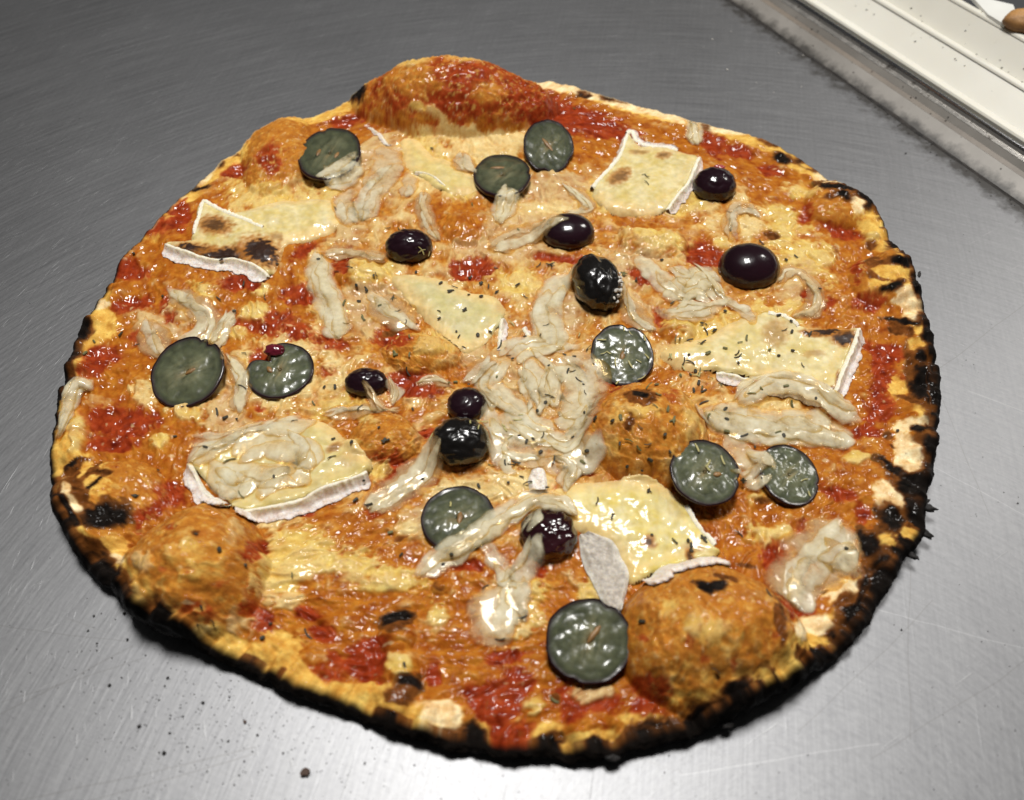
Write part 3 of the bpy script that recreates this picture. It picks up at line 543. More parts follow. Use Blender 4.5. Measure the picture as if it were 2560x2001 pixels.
def add_raster(o):
    me = o.data; v = np.empty(len(me.vertices)*3, np.float32); me.vertices.foreach_get('co', v); v = v.reshape(-1, 3)
    M = np.array(o.matrix_basis if o.parent is None else o.parent.matrix_basis @ o.matrix_basis)
    w = v @ M[:3, :3].T + M[:3, 3]; raster(w[:, 0], w[:, 1], w[:, 2])
def qx(t, pts):
    """polyline in a close-up's own pixels -> photo pixels"""
    return [tuple(float(v) for v in tp(t, x, y)) for x, y in pts]
def spline(P, n, closed=False):
    P = np.asarray(P, float); k = len(P)
    if closed: Q = np.vstack([P[-1], P, P[0], P[1]])
    else: Q = np.vstack([2*P[0]-P[1], P, 2*P[-1]-P[-2]])
    m = k if closed else k-1
    t = np.linspace(0, m, n, endpoint=not closed); i = np.minimum(t.astype(int), m-1); f = (t-i)[:, None]
    a, b, c, d = Q[i], Q[i+1], Q[i+2], Q[i+3]
    return .5*(2*b+(c-a)*f+(2*a-5*b+4*c-d)*f**2+(3*b-a-3*c+d)*f**3)
def smooth1(z, r):
    if r < 1: return z
    k = np.ones(2*r+1)/(2*r+1); return np.convolve(np.pad(z, r, mode='edge'), k, 'valid')

# ------------------------------------------------------------------ brie slices
M_PASTE = mat_col('melted_brie_paste', .40, (190, .22, .0007), .25, Specular_IOR_Level=.25, Coat_Weight=.5, Coat_Roughness=.10)
M_RIND = mat_col('white_brie_rind', .75, (900, .5, .0005), .3)
def point_in(poly, x, y):
    ins = np.zeros(len(x), bool); n = len(poly); j = n-1
    for i in range(n):
        xi, yi = poly[i]; xj, yj = poly[j]
        c = ((yi > y) != (yj > y)) & (x < (xj-xi)*(y-yi)/(yj-yi+1e-15)+xi); ins ^= c; j = i
    return ins
def seg_dist(poly, x, y, closed=True):
    d = np.full(len(x), 9.0); n = len(poly)
    for i in range(n if closed else n-1):
        a = poly[i]; b = poly[(i+1) % n]; ab = b-a; t = np.clip(((x-a[0])*ab[0]+(y-a[1])*ab[1])/(ab@ab+1e-15), 0, 1)
        d = np.minimum(d, np.hypot(x-a[0]-ab[0]*t, y-a[1]-ab[1]*t))
    return d
def brie(label, tile, poly, thick, rinds, burns=(), tint=(.64, .50, .17), pale=(.76, .66, .38), melt=.35, seed=0):
    """slice of soft cheese: a slumped paste and rind strips standing along its cut edge. rinds: (points, width mm, lean)"""
    P = np.stack(at(*np.array(qx(tile, poly)).T, ZP+.002), 1); P = spline(P, len(P)*5, True)
    rp = [np.stack(at(*np.array(qx(tile, r[0])).T, ZP+.003), 1) for r in rinds]
    lo, hi = P.min(0)-.002, P.max(0)+.002; st = .00042
    gx, gy = np.meshgrid(np.arange(lo[0], hi[0], st), np.arange(lo[1], hi[1], st)); x, y = gx.ravel(), gy.ravel()
    sd = seg_dist(P, x, y)*np.where(point_in(P, x, y), 1, -1) + fbm(x, y, .006, 800+seed, 3)*.0008
    rd = np.full(len(x), 9.0)
    for q in rp: rd = np.minimum(rd, seg_dist(q, x, y, False))
    near = sstep(.006, .001, rd)
    w = .0085*(1-near)+.0013*near
    prof = np.clip((sd+.0006*(1-near))/w, 0, 1); prof = np.sqrt(np.clip(1-(1-prof)**2, 0, 1))
    t = thick*.00080*(1+.25*fbm(x, y, .014, 810+seed, 2)) + fbm(x, y, .006, 820+seed, 3)*.0006
    z = ZBASE[np.clip(((y-MY0)/CELL).astype(int), 0, MNY-1), np.clip(((x-MX0)/CELL).astype(int), 0, MNX-1)]
    zs = z.reshape(gx.shape); 
    for _ in range(6): zs = (zs+np.roll(zs, 3, 0)+np.roll(zs, -3, 0)+np.roll(zs, 3, 1)+np.roll(zs, -3, 1))/5
    zz = np.maximum(zs.ravel(), z-.0010)*prof + (z-.0008)*(1-prof) + t*prof
    n1 = fbm(x, y, .007, 830+seed, 3, .6); n2 = fbm(x, y, .0018, 840+seed, 2)
    a = np.clip(.5+.9*n1+.4*n2, 0, 1)[:, None]
    col = np.array(tint)*(1-a)+np.array(pale)*a
    ed = sstep(.0065, .0003, sd+n1*.0022)[:, None]*(1-near)[:, None]*.75; col = col*(1-ed)+ed*np.array([.80, .56, .24])
    for (bx, by, rx, ry, rot, s) in burns:
        d, _, _ = ell(x+n2*.0006, y+n1*.0008, tile, bx, by, rx, ry, rot, ZP+.004)
        b1 = (sstep(1.45, .75, d+.35*n2)*min(1, s))[:, None]; b2 = (sstep(.95, .35, d+.45*n2)*max(0, s-.35))[:, None]
        col = col*(1-b1*.9)+b1*.9*np.array([.42, .16, .025]); col = col*(1-np.minimum(b2, 1))+np.minimum(b2, 1)*np.array([.035, .016, .010])
    keep = (sd > -.0008+.0007*near).reshape(gx.shape); f = grid_faces(*gx.shape)
    kf = keep.ravel()[f].all(1); f = f[kf]; used, inv = np.unique(f, return_inverse=True)
    cx, cy = P.mean(0); root = put(empty('brie_slice', (cx, cy, .009)), label, 'cheese', 'slices of melted brie on the pizza'); off = np.array([cx, cy, .009])
    V = np.stack([x, y, zz], 1)[used]; inv = inv.reshape(-1, 4)
    po = mesh('paste', V-off, inv, M_PASTE, root, col[used]); raster(V[:, 0], V[:, 1], V[:, 2])
    for q, r in zip(rp, rinds): rind(q, r[1], r[2], root, off, P, seed, r[3] if len(r) > 3 else 0)
    return root
def rind(q, width, lean, root, off, P, seed, grey=0):
    """strip of mouldy white rind: stands on the edge line q and leans outwards; irregular hem, fibrous face"""
    L = np.linalg.norm(np.diff(q, axis=0), axis=1).sum(); n = max(24, int(L/.0004)); c = spline(q, n)
    d = np.gradient(c, axis=0); d /= np.linalg.norm(d, axis=1, keepdims=True)+1e-12; nn = np.stack([d[:, 1], -d[:, 0]], 1)
    if P is not None and ((c.mean(0)-P.mean(0))@nn.mean(0)) < 0: nn = -nn
    ztop = smooth1(np.array(zat(c[:, 0]-nn[:, 0]*.001, c[:, 1]-nn[:, 1]*.001)), 6)+.0003
    s = np.arange(n)/n*L; tap = np.clip(np.minimum(s, L-s)/.003, 0, 1)**.5
    W = width*.001*(1+.28*fbm(s, s*0, .006, 850+seed, 2))*(.35+.65*tap); M = 14; rows = []
    cols = []
    xl, yl = c[:, 0]-nn[:, 0]*.0011, c[:, 1]-nn[:, 1]*.0011
    rows.append(np.stack([xl, yl, np.array(zat(xl, yl))-.0003], 1)); cols.append(np.tile([.86, .78, .56], (n, 1)))
    for j in range(M+1):
        u = j/M; out = lean*u*W + (1-lean)*.0006*np.sin(u*PI)
        fib = (fbm(s, u*np.ones(n)*.0012, .0011, 860+seed, 2)*.00045 + fbm(s, u*W, .003, 865+seed, 2)*.0005)
        x = c[:, 0]+nn[:, 0]*(out+fib*.8); y = c[:, 1]+nn[:, 1]*(out+fib*.8)
        zd = np.array(zat(x, y)) if u > .2 else ztop
        z = ztop + .0005*tap*np.exp(-(u/.12)**2) - u*W*math.sqrt(max(.02, 1-lean*lean)) + fib*.5
        z = np.maximum(z, ZB(x, y)+.0002)
        rows.append(np.stack([x, y, z], 1))
        g = np.clip(.5+1.2*fib/.0006, 0, 1)[:, None]
        ww = np.array([.90, .82, .74])*(1-grey)+np.array([.55, .49, .43])*grey
        ll = np.array([.78, .60, .48])*(1-grey)+np.array([.33, .29, .25])*grey
        k = ww*g+ll*(1-g)
        if j < 3: k = k*.3+.7*np.array([.93, .86, .68])
        cols.append(k)
    for j in range(M, -1, -4):       # inner face, so that the strip has thickness
        r = rows[j+1].copy(); r[:, :2] -= nn*.0012; r[:, 2] -= .0002; rows.append(r); cols.append(cols[j+1])
    V = np.concatenate(rows); raster(V[:, 0], V[:, 1], V[:, 2])
    return mesh('rind', V-off, grid_faces(len(rows), n), M_RIND, root, np.concatenate(cols))
def ZB(x, y):
    return ZBASE[np.clip(((np.asarray(y)-MY0)/CELL).astype(int), 0, MNY-1), np.clip(((np.asarray(x)-MX0)/CELL).astype(int), 0, MNX-1)]

brie('brie slice at the upper left with a long black scorch along its folded rind', 'A', [(1150, 1400), (1215, 1180), (1400, 1260), (1700, 1180), (2000, 1180), (2060, 1300), (1900, 1400), (1720, 1450), (1680, 1560), (1615, 1640), (1520, 1585), (1400, 1548), (1250, 1542), (1100, 1502), (985, 1455), (1060, 1432), (1150, 1425)], 2.6,
     [([(1160, 1390), (1215, 1185)], 3.0, .4), ([(1225, 1180), (1400, 1270), (1590, 1350)], 2.6, .4), ([(985, 1455), (1100, 1500), (1250, 1540), (1400, 1545), (1520, 1580), (1610, 1640)], 8.5, .5)],
     [(1290, 1325, 105, 62, 10, 1.15), (1180, 1474, 150, 36, 6, 2.0), (1390, 1500, 220, 46, -2, 2.0), (1570, 1485, 130, 90, 15, 2.0), (1660, 1390, 40, 24, 0, .6)], seed=1)
brie('smooth brie slice in the middle left of the onion heap, dotted with dark herbs', 'E', [(195, 190), (420, 190), (620, 270), (800, 300), (870, 360), (870, 450), (800, 530), (700, 620), (640, 640), (560, 580), (440, 480), (300, 330)], 2.4,
     [([(870, 440), (855, 520), (850, 620)], 6.0, .35), ([(1000, 470), (1030, 520), (1060, 570)], 3.0, .3)], [(890, 360, 60, 40, 20, .3)], tint=(.56, .49, .21), pale=(.66, .58, .32), seed=2)
brie('brie slice at the upper right with curled white rind beside a dark grape', 'B', [(1590, 860), (1720, 690), (1790, 540), (1880, 610), (2050, 620), (2184, 660), (2230, 700), (2170, 830), (2050, 990), (1900, 1030), (1720, 1010), (1620, 940)], 3.0,
     [([(1800, 520), (1750, 660), (1660, 780), (1580, 860)], 3.6, .5), ([(2240, 680), (2180, 830), (2110, 920), (2045, 1000)], 5.5, .5), ([(1790, 515), (1830, 505), (1860, 560), (1940, 590), (2040, 590), (2110, 600)], 4.0, .5)],
     [(1750, 790, 75, 42, -30, .9), (2020, 655, 50, 26, -15, .8), (1870, 640, 60, 14, 0, .6)], seed=3)
brie('brie slice at the right with a black burnt corner', 'F', [(0, 640), (250, 560), (480, 440), (650, 415), (800, 480), (900, 500), (1190, 500), (1190, 570), (1120, 700), (1040, 920), (900, 870), (700, 810), (480, 790), (320, 770), (120, 740)], 3.4,
     [([(1200, 510), (1170, 620), (1110, 760), (1040, 950)], 6.0, .5), ([(330, 775), (450, 790), (620, 815), (800, 850), (920, 890), (1030, 925)], 6.5, .5), ([(640, 420), (740, 440), (830, 490)], 1.4, .1)],
     [(690, 520, 75, 70, 0, .55), (1110, 540, 105, 56, 20, 1.8), (1000, 505, 130, 32, -3, 1.8), (900, 515, 60, 14, 4, 1.3), (930, 640, 60, 16, -6, .5), (1075, 800, 14, 60, 10, .9), (1040, 860, 20, 20, 0, .9)], seed=4)
brie('broad brie slice at the lower left covered with onion', 'D', [(890, 1310), (1000, 1200), (1200, 1150), (1450, 1060), (1700, 1060), (1850, 1180), (1960, 1280), (2000, 1380), (1750, 1480), (1450, 1590), (1190, 1630), (1130, 1560), (1000, 1450)], 3.8,
     [([(885, 1340), (960, 1470), (1050, 1550), (1140, 1620)], 8.0, .45), ([(1190, 1640), (1330, 1610), (1500, 1580), (1700, 1490), (1850, 1440), (1980, 1390)], 8.5, .4), ([(1200, 1165), (1320, 1140), (1430, 1115)], 1.6, .1)],
     [(1770, 1215, 50, 24, -30, .8), (1850, 1290, 60, 40, 0, .3)], tint=(.60, .48, .16), pale=(.68, .58, .30), seed=5)
brie('brie slice at the lower right with a folded grey rind flap beside a dark grape', 'H', [(1000, 0), (1200, -90), (1500, -140), (1800, -130), (1990, -10), (2060, 100), (2150, 230), (2200, 290), (1950, 370), (1760, 430), (1640, 450), (1560, 280), (1420, 190), (1300, 140), (1130, 80)], 3.2,
     [([(1720, 500), (1850, 400), (2050, 360), (2230, 330)], 8.5, .6), ([(1990, 0), (2060, 110), (2170, 240)], 1.6, .1)], [(1765, 215, 40, 34, 0, 1.2), (2015, 300, 26, 60, -10, 1.2), (2040, 235, 70, 26, 0, .5), (1950, 10, 70, 60, 0, .15)], tint=(.66, .52, .13), pale=(.76, .67, .36), seed=6)
b7 = brie('melted brie puddle at the top with small rind flecks', 'B', [(420, 560), (520, 560), (600, 640), (760, 700), (860, 790), (900, 850), (780, 900), (650, 880), (540, 800), (440, 700)], 1.5,
     [([(215, 480), (270, 520), (310, 570), (340, 590)], 2.8, .2), ([(500, 760), (560, 770), (620, 800), (680, 860)], 3.2, .3)], (), tint=(.64, .50, .16), pale=(.70, .58, .28), seed=7)
# the grey rind flap of the lower right slice and a loose scrap in the middle
def flap(label, t, left, right, seed, parent=None, grey=1.0, lift=.0012):
    n, m = 46, 24
    a = spline(np.stack(at(*np.array(qx(t, left)).T, ZP+.002), 1), n); b = spline(np.stack(at(*np.array(qx(t, right)).T, ZP+.002), 1), n)
    w = np.linspace(0, 1, m)[None, :, None]; p = a[:, None]*(1-w)+b[:, None]*w; x, y = p[..., 0].ravel(), p[..., 1].ravel()
    nz = fbm(x, y, .0016, 900+seed, 3, .7); z = np.array(zat(x, y)); z = z.reshape(n, m)
    for _ in range(8): z = (z+np.roll(z, 1, 0)+np.roll(z, -1, 0)+np.roll(z, 1, 1)+np.roll(z, -1, 1))/5 if False else z
    edge = np.minimum(np.minimum(np.linspace(0, 1, m), 1-np.linspace(0, 1, m))[None, :]*6, 1)
    zt = z.ravel()+lift*edge.repeat(n, 0).ravel()+.0004+nz*.0006
    g = np.clip(.55+nz, 0, 1)[:, None]; e = (1-edge).repeat(n, 0).ravel()[:, None]
    lo = np.array([.34, .30, .255])*grey+np.array([.72, .60, .5])*(1-grey); hi = np.array([.62, .57, .50])*grey+np.array([.93, .87, .8])*(1-grey)
    col = lo*(1-g)+hi*g; col = col*(1-e*.7)+e*.7*np.array([.88, .82, .70])
    V = np.concatenate([np.stack([x, y, zt], 1), np.stack([x, y, zt-.0012], 1)])
    F = np.vstack([grid_faces(n, m), grid_faces(n, m, flip=True)+n*m])
    off = np.array([0, 0, 0.]) if parent is None else np.array(parent.location)
    o = mesh('rind', V-off, F, M_RIND, parent, np.vstack([col, col*.8])); raster(x, y, zt)
    o['label'] = label; return o
br6 = [o for o in bpy.data.objects if o.name.startswith('brie_slice') and 'grey rind flap' in o.get('label', '')][0]
flap('folded flap of grey white rind', 'H', [(1330, 190), (1350, 330), (1420, 480), (1480, 600), (1540, 690)], [(1400, 170), (1540, 230), (1600, 330), (1640, 440), (1590, 660)], 1, br6)
sc = empty('rind_scrap', (*[float(v) for v in at(*tp('E', 1080, 1430), ZP)], .009)); put(sc, 'small loose scrap of white rind below the onion heap', 'cheese')
flap('white fibrous rind', 'E', [(1040, 1370), (1020, 1430), (1030, 1500)], [(1120, 1370), (1135, 1440), (1140, 1510)], 5, sc, 0.0)

# ------------------------------------------------------------------ grapes and olives
M_SKIN = mat_simple('dark_grape_skin', (.014, .0045, .008), .30, (140, .22, .0006), 0, .5, Specular_IOR_Level=.12, Coat_Weight=.7, Coat_Roughness=.09)
M_FLESH = mat_col('grape_flesh', .28, (110, .18, .0018), .35, Specular_IOR_Level=.25, Coat_Weight=.32, Coat_Roughness=.08)
M_SEED = mat_simple('grape_seed', (.24, .13, .045), .4, (1500, .4, .0003))
M_OLIVE = mat_simple('wrinkled_black_olive', (.0065, .0055, .005), .24, (240, .35, .0008), 0, .4, Coat_Weight=.5, Coat_Roughness=.10)
M_CRUST = mat_simple('dried_white_crust', (.55, .52, .47), .8, (2500, .6, .0005))
def frame_of(px, py, rx, ry, rot=0, lean=0, lift=0):
    """centre on the pizza, in-plan radii so that the disc fills rx x ry pixels when leaned 'lean' degrees towards the camera"""
    x, y, z = on_top(px, py)
    dist = math.sqrt(x*x+y*y+(CAM_H-z)**2); s = dist/FPX
    return x, y, z, s
def disc_normal(x, y, z, lean, side=0):
    return Euler((math.radians(lean), math.radians(side), 0)).to_matrix()
def cut_grape(label, px, py, rx, ry, lean=0, side=0, notch=None, seeds=(), seed=0, tint=1.0, depth=.45, wet=0.0, lift=0):
    """grape half lying cut face up: skin bowl, wet flesh with radial veins, seeds"""
    x, y, z, s = frame_of(px, py, rx, ry)
    elev = math.atan2(CAM_H-z, math.hypot(x, y)); R = rx*s; fy = math.sin(min(PI/2, elev+math.radians(lean))); Ry = ry*s/max(.3, fy)
    tl, ts = math.tan(math.radians(lean)), math.tan(math.radians(side))
    uu, vv_ = np.meshgrid(np.linspace(-1, 1, 15), np.linspace(-1, 1, 15)); ok = (uu**2+vv_**2 < 1); uu, vv_ = uu[ok]*R, vv_[ok]*Ry
    for _ in range(2):
        need = np.quantile(np.array(zat(x+uu, y+vv_))-(vv_*tl-uu*ts), .97)+.0004; x, y = [float(q) for q in at(px, py, need)]
    z = max(z, need)-.0012
    root = put(empty('grape_half', (x, y, z+.0012+lift)), label, 'grape', 'cut grapes lying flesh up on the pizza')
    root.rotation_euler = (math.radians(lean), math.radians(side), 0)
    NTH, NR = 72, 26
    th = np.linspace(0, 2*PI, NTH, endpoint=False); c_, s_ = np.cos(th), np.sin(th)
    out = 1+.035*fbm(c_*2.2+seed, s_*2.2, 1.0, 30+seed, 2)
    if notch:
        for (na, nw, nd) in notch:
            da = np.abs((np.degrees(th)-na+180) % 360-180); out = out*(1-nd*np.exp(-(da/nw)**2))
    r = np.linspace(0, 1, NR)[1:]
    X = (r[:, None]*out*c_); Y = (r[:, None]*out*s_); rr = np.broadcast_to(r[:, None], X.shape)
    TH = np.broadcast_to(th, X.shape)
    v = fbm(np.cos(TH)*5+seed*3, np.sin(TH)*5, 1.0, 40+seed, 2); w = fbm(X*2.6+seed, Y*2.6, 1.0, 50+seed, 3, .55)
    zf = .0006*(1-rr**2) - .0005*np.exp(-((rr-.45)/.22)**2)*.5 + w*.0005*sstep(1, .85, rr) + sstep(.9, 1, rr)*.0002 - .0007*np.exp(-(rr/.13)**2)
    g = np.clip(.45+.28*v*sstep(.1, .5, rr)*sstep(.95, .7, rr)+.6*w, 0, 1)[..., None]
    col = np.array([.045, .052, .028])*(1-g)+np.array([.125, .138, .080])*g
    fa = math.radians(20+seed*47 % 60); U_ = X*math.cos(fa)+Y*math.sin(fa); Q_ = -X*math.sin(fa)+Y*math.cos(fa)
    fi = np.clip(.45+1.1*fbm(U_*1.6+seed*5, Q_*8, 1.0, 55+seed, 3, .6), 0, 1); co_ = np.exp(-(U_/.62)**2-(Q_/.34)**2)
    core = (co_*fi*.80)[..., None]; col = col*(1-core)+core*np.array([.30, .29, .17])
    tan2 = (np.exp(-(U_/.26)**2-(Q_/.09)**2)*fi*.7)[..., None]; col = col*(1-tan2)+tan2*np.array([.26, .15, .055])
    out_ = (sstep(.55, .9, rr)*.45)[..., None]; col = col*(1-out_)+out_*np.array([.030, .034, .024])
    ring = (np.exp(-((rr-.80)/.05)**2)*.35*(.6+.8*v))[..., None]; col = col*(1-ring)+ring*np.array([.17, .19, .10])
    rim = sstep(.88, .985, rr)[..., None]; col = (col*(1-rim*.85)+rim*.85*np.array([.035, .018, .026]))*tint
    V = np.concatenate([[[0, 0, .0004]], np.stack([X*R, Y*Ry, zf], -1).reshape(-1, 3)]); C = np.vstack([col.reshape(-1, 3)[:1], col.reshape(-1, 3)])
    F = [[0, 1+i, 1+(i+1) % NTH] for i in range(NTH)]+(grid_faces(NR-1, NTH, True, True)+1)[:, ::-1].tolist()
    mesh('flesh', V, F, M_FLESH, root, C)
    K = 12; rows = []
    for j in range(-1, K):
        a = max(0, j)/K*PI/2; q = math.cos(a) if j >= 0 else .965
        zz = -math.sin(a)*R*depth+(.00035 if j == -1 else .00025 if j == 0 else 0)
        rows.append(np.stack([out*c_*q*R*1.012, out*s_*q*Ry*1.012, np.full(NTH, zz)], 1))
    V2 = np.concatenate(rows)
    mesh('skin', V2, grid_faces(K+1, NTH, True), M_SKIN, root)
    for (sx, sy, ln, a) in seeds:
        n = 10; m = 8; vv = []
        for i in range(n):
            u = i/(n-1); wd = .0009*math.sin(PI*(u*.9+.05))**.7
            for k in range(m):
                b = 2*PI*k/m; lx = (u-.5)*ln*.001; ly = wd*math.cos(b)*(1+.2*random.uniform(-1, 1)); lz = wd*.6*math.sin(b)
                ca, sa = math.cos(math.radians(a)), math.sin(math.radians(a))
                vv.append((sx*R+lx*ca-ly*sa, sy*Ry+lx*sa+ly*ca, .0003+lz))
        mesh('seed', vv, grid_faces(n, m, True), M_SEED, root)
    bpy.context.view_layer.update()
    for ch in root.children: add_world(ch)
    return root
def add_world(o):
    me = o.data; v = np.empty(len(me.vertices)*3, np.float32); me.vertices.foreach_get('co', v); v = v.reshape(-1, 3)
    M = np.array(o.matrix_world); w = v @ M[:3, :3].T+M[:3, 3]; raster(w[:, 0], w[:, 1], w[:, 2])
DK = 2560/2184
def dg(label, dx, dy, drx, dry, **k): return cut_grape(label, dx*DK, dy*DK, drx*DK, dry*DK, **k)
dg('cut grape half at the upper left, its lower edge under a milky film', 703, 327, 61, 47, lean=0, seeds=[(-.35, .0, 4.5, 80), (.25, -.1, 4.0, 75)], seed=1, notch=[(112, 5, .10)], tint=.85)
dg('upper of the two cut grapes at the top, tilted up with a tan seed slit', 1170, 313, 51, 51, lean=14, side=6, seeds=[(-.05, .05, 7.5, -55)], seed=2, notch=[(262, 12, .12), (330, 16, .08)], tint=.8)
dg('flat cut grape half with a tan seed, below the tilted one at the top', 1071, 373, 58, 40, lean=-4, seeds=[(-.15, .3, 6, 0)], seed=3, notch=[(5, 5, .1)], tint=.8, depth=.6)
dg('large cut grape half at the far left with a split rim', 401, 793, 73, 66, lean=12, side=-5, seeds=[(.1, .0, 4.0, 30)], seed=4, notch=[(58, 6, .16), (75, 5, .10)], depth=.4)
dg('cut grape half with a deep notch and red torn skin at the left', 597, 790, 68, 54, lean=6, seeds=[(-.3, .0, 3.0, -50)], seed=5, notch=[(135, 17, .55)], depth=.65)
dg('cut grape half strewn with pale herb needles, touching the wrinkled olive', 1327, 757, 65, 63, lean=10, seeds=[(0, -.05, 3.5, 80)], seed=6, notch=[(75, 6, .1)], depth=.4)
dg('cut grape half with herb needles left of the small one at the right', 1503, 1008, 71, 64, lean=8, side=6, seeds=[(.35, -.05, 2.5, 10)], seed=7, notch=[(350, 5, .08)], tint=1.05, depth=.45)
dg('smaller greyish cut grape half nearest the right rim', 1683, 1013, 61, 58, lean=5, side=8, seed=8, notch=[(345, 5, .07)], tint=1.15, depth=.4)
dg('cut grape half partly covered by a pale onion strip', 977, 1106, 77, 67, lean=-3, seeds=[(.05, .0, 4.0, 85)], seed=9, tint=.9, depth=.45)
dg('largest cut grape half near the front rim with a tan seed', 1256, 1367, 86, 82, lean=14, seeds=[(.12, .15, 5.5, 50)], seed=10, notch=[(246, 8, .07), (62, 7, .06)], depth=.35)
tg = [o for o in bpy.data.objects if 'deep notch' in str(o.get('label', ''))][0]
def blob_mesh(rx, ry, rz, fn, nu=48, nv=30):
    u = np.linspace(0, 2*PI, nu, endpoint=False); v = np.linspace(.02, PI-.02, nv); U_, V_ = np.meshgrid(u, v)
    d = np.stack([np.sin(V_)*np.cos(U_), np.sin(V_)*np.sin(U_), np.cos(V_)], -1); k = fn(d)[..., None]
    P = (d*k*np.array([rx, ry, rz])).reshape(-1, 3); F = grid_faces(nv, nu, True).tolist()
    F.append(list(range(nu))[::-1]); F.append([nu*(nv-1)+i for i in range(nu)])
    return P, [f[::-1] for f in F]
M_RED = mat_simple('torn_red_grape_skin', (.10, .008, .018), .15, (600, .3, .0004), 0, .5, Coat_Weight=.6)
P, F = blob_mesh(.0036, .0024, .0016, lambda d: 1+.25*fbm(d[..., 0]*1.5, d[..., 1]*1.5+d[..., 2], 1.0, 77, 3))
mesh('torn_skin', P+np.array([-.0028, .0078, .0006]), F, M_RED, tg)
def dome(label, dx, dy, drx, dry, rz=.75, seed=0, wr=.03, name='grape_half', mat=None, cat='grape', group='grape halves lying skin up on the pizza', rot=0, sink=.25, lean=0, extra=None):
    px, py = dx*DK, dy*DK; x, y, z, s = frame_of(px, py, 1, 1)
    R = drx*DK*s; el = math.atan2(CAM_H-z, math.hypot(x, y)); Rz = R*rz
    # silhouette height of an ellipsoid seen from above at angle el: sqrt((Ry sin)^2 + (Rz cos)^2)
    Ry = math.sqrt(max((.55*R)**2, (dry*DK*s)**2-(Rz*math.cos(el))**2))/math.sin(el)
    def fn(d):
        return 1+wr*fbm(d[..., 0]*2+seed*3, d[..., 1]*2+d[..., 2]*1.3, 1.0, 60+seed, 3, .6)+(-np.abs(fbm(d[..., 0]*3.2+seed, d[..., 1]*3.2+d[..., 2]*2.4, 1.6, 70+seed, 2)))*wr*1.3
    P, F = blob_mesh(R, Ry, Rz, fn, 72, 44)
    o = empty(name, (x, y+Rz*.15, z+Rz*(.5-sink)), (math.radians(lean), 0, math.radians(rot))); put(o, label, cat, group)
    b = mesh('skin' if name == 'grape_half' else 'flesh', P, F, mat or M_SKIN, o)
    if extra: extra(o, R, Ry, Rz)
    bpy.context.view_layer.update()
    for ch in o.children: add_world(ch)
    return o
dome('dark grape half with its skin up at the tip of the middle brie slice', 873, 537, 50, 37, seed=1, rz=.7, wr=.05)
dome('round glossy dark grape half with its skin up above the wrinkled olive', 1212, 506, 55, 40, seed=2, rz=.62, wr=.015)
def red_fleck(o, R, Ry, Rz):
    P, F = blob_mesh(R*.26, Ry*.2, Rz*.14, lambda d: 1+.3*fbm(d[..., 0]*2, d[..., 1]*2+d[..., 2], 1.0, 92, 2)); mesh('torn_skin', P+np.array([R*.22, Ry*.62, Rz*.72]), F, M_REDL, o)
M_REDL = mat_simple('pink_grape_flesh', (.30, .045, .045), .25, (600, .3, .0004), .2, .4, Coat_Weight=.6)
dome('small dark grape half with a red fleck beside the upper right brie', 1523, 406, 44, 36, seed=3, rz=.75, wr=.05, extra=red_fleck)
dome('large glossy dark grape half with its skin up at the right', 1596, 585, 62, 50, seed=4, rz=.72, wr=.012)
dome('small dark grape half with its skin up at the left of the olives', 782, 825, 46, 32, seed=5, rz=.65, wr=.05)
dome('dark grape half wedged between the round olive and the onion heap', 996, 872, 43, 38, seed=6, rz=.7, wr=.03)
dome('shrivelled dark red grape half under onion strips', 1170, 1148, 62, 57, seed=8, rz=.62, wr=.10, mat=mat_simple('shrivelled_grape_skin', (.022, .0045, .007), .14, (200, .25, .0007), 0, .6, Coat_Weight=.7, Coat_Roughness=.05))
def white_bits(o, R, Ry, Rz):
    rnd = random.Random(5); V = []; F = []
    for i in range(34):
        a = rnd.gauss(-.75, .32); h = rnd.gauss(.30, .18); c = math.sqrt(max(0, 1-h*h))
        p = np.array([math.cos(a)*c*R, math.sin(a)*c*Ry, h*Rz])*.985
        P, f = blob_mesh(rnd.uniform(.0004, .0011), rnd.uniform(.0004, .0010), rnd.uniform(.0003, .0006), lambda d: 1+0*d[..., 0], 8, 5)
        F += [[k+len(V) for k in q] for q in f]; V += (P+p).tolist()
    w = mesh('salt_crust', V, F, M_CRUST, o); w['kind'] = 'stuff'
dome('wrinkled black olive with a white crust on its lower right side', 1272, 622, 51, 62, seed=11, rz=.95, wr=.075, name='olive', mat=M_OLIVE, cat='olive', group='wrinkled black olives on the pizza', rot=14, sink=.15, extra=white_bits)
dome('plain wrinkled black olive in front of a grape, left of the onion heap', 981, 960, 66, 54, seed=14, rz=.72, wr=.075, name='olive', mat=M_OLIVE, cat='olive', group='wrinkled black olives on the pizza', sink=.12)

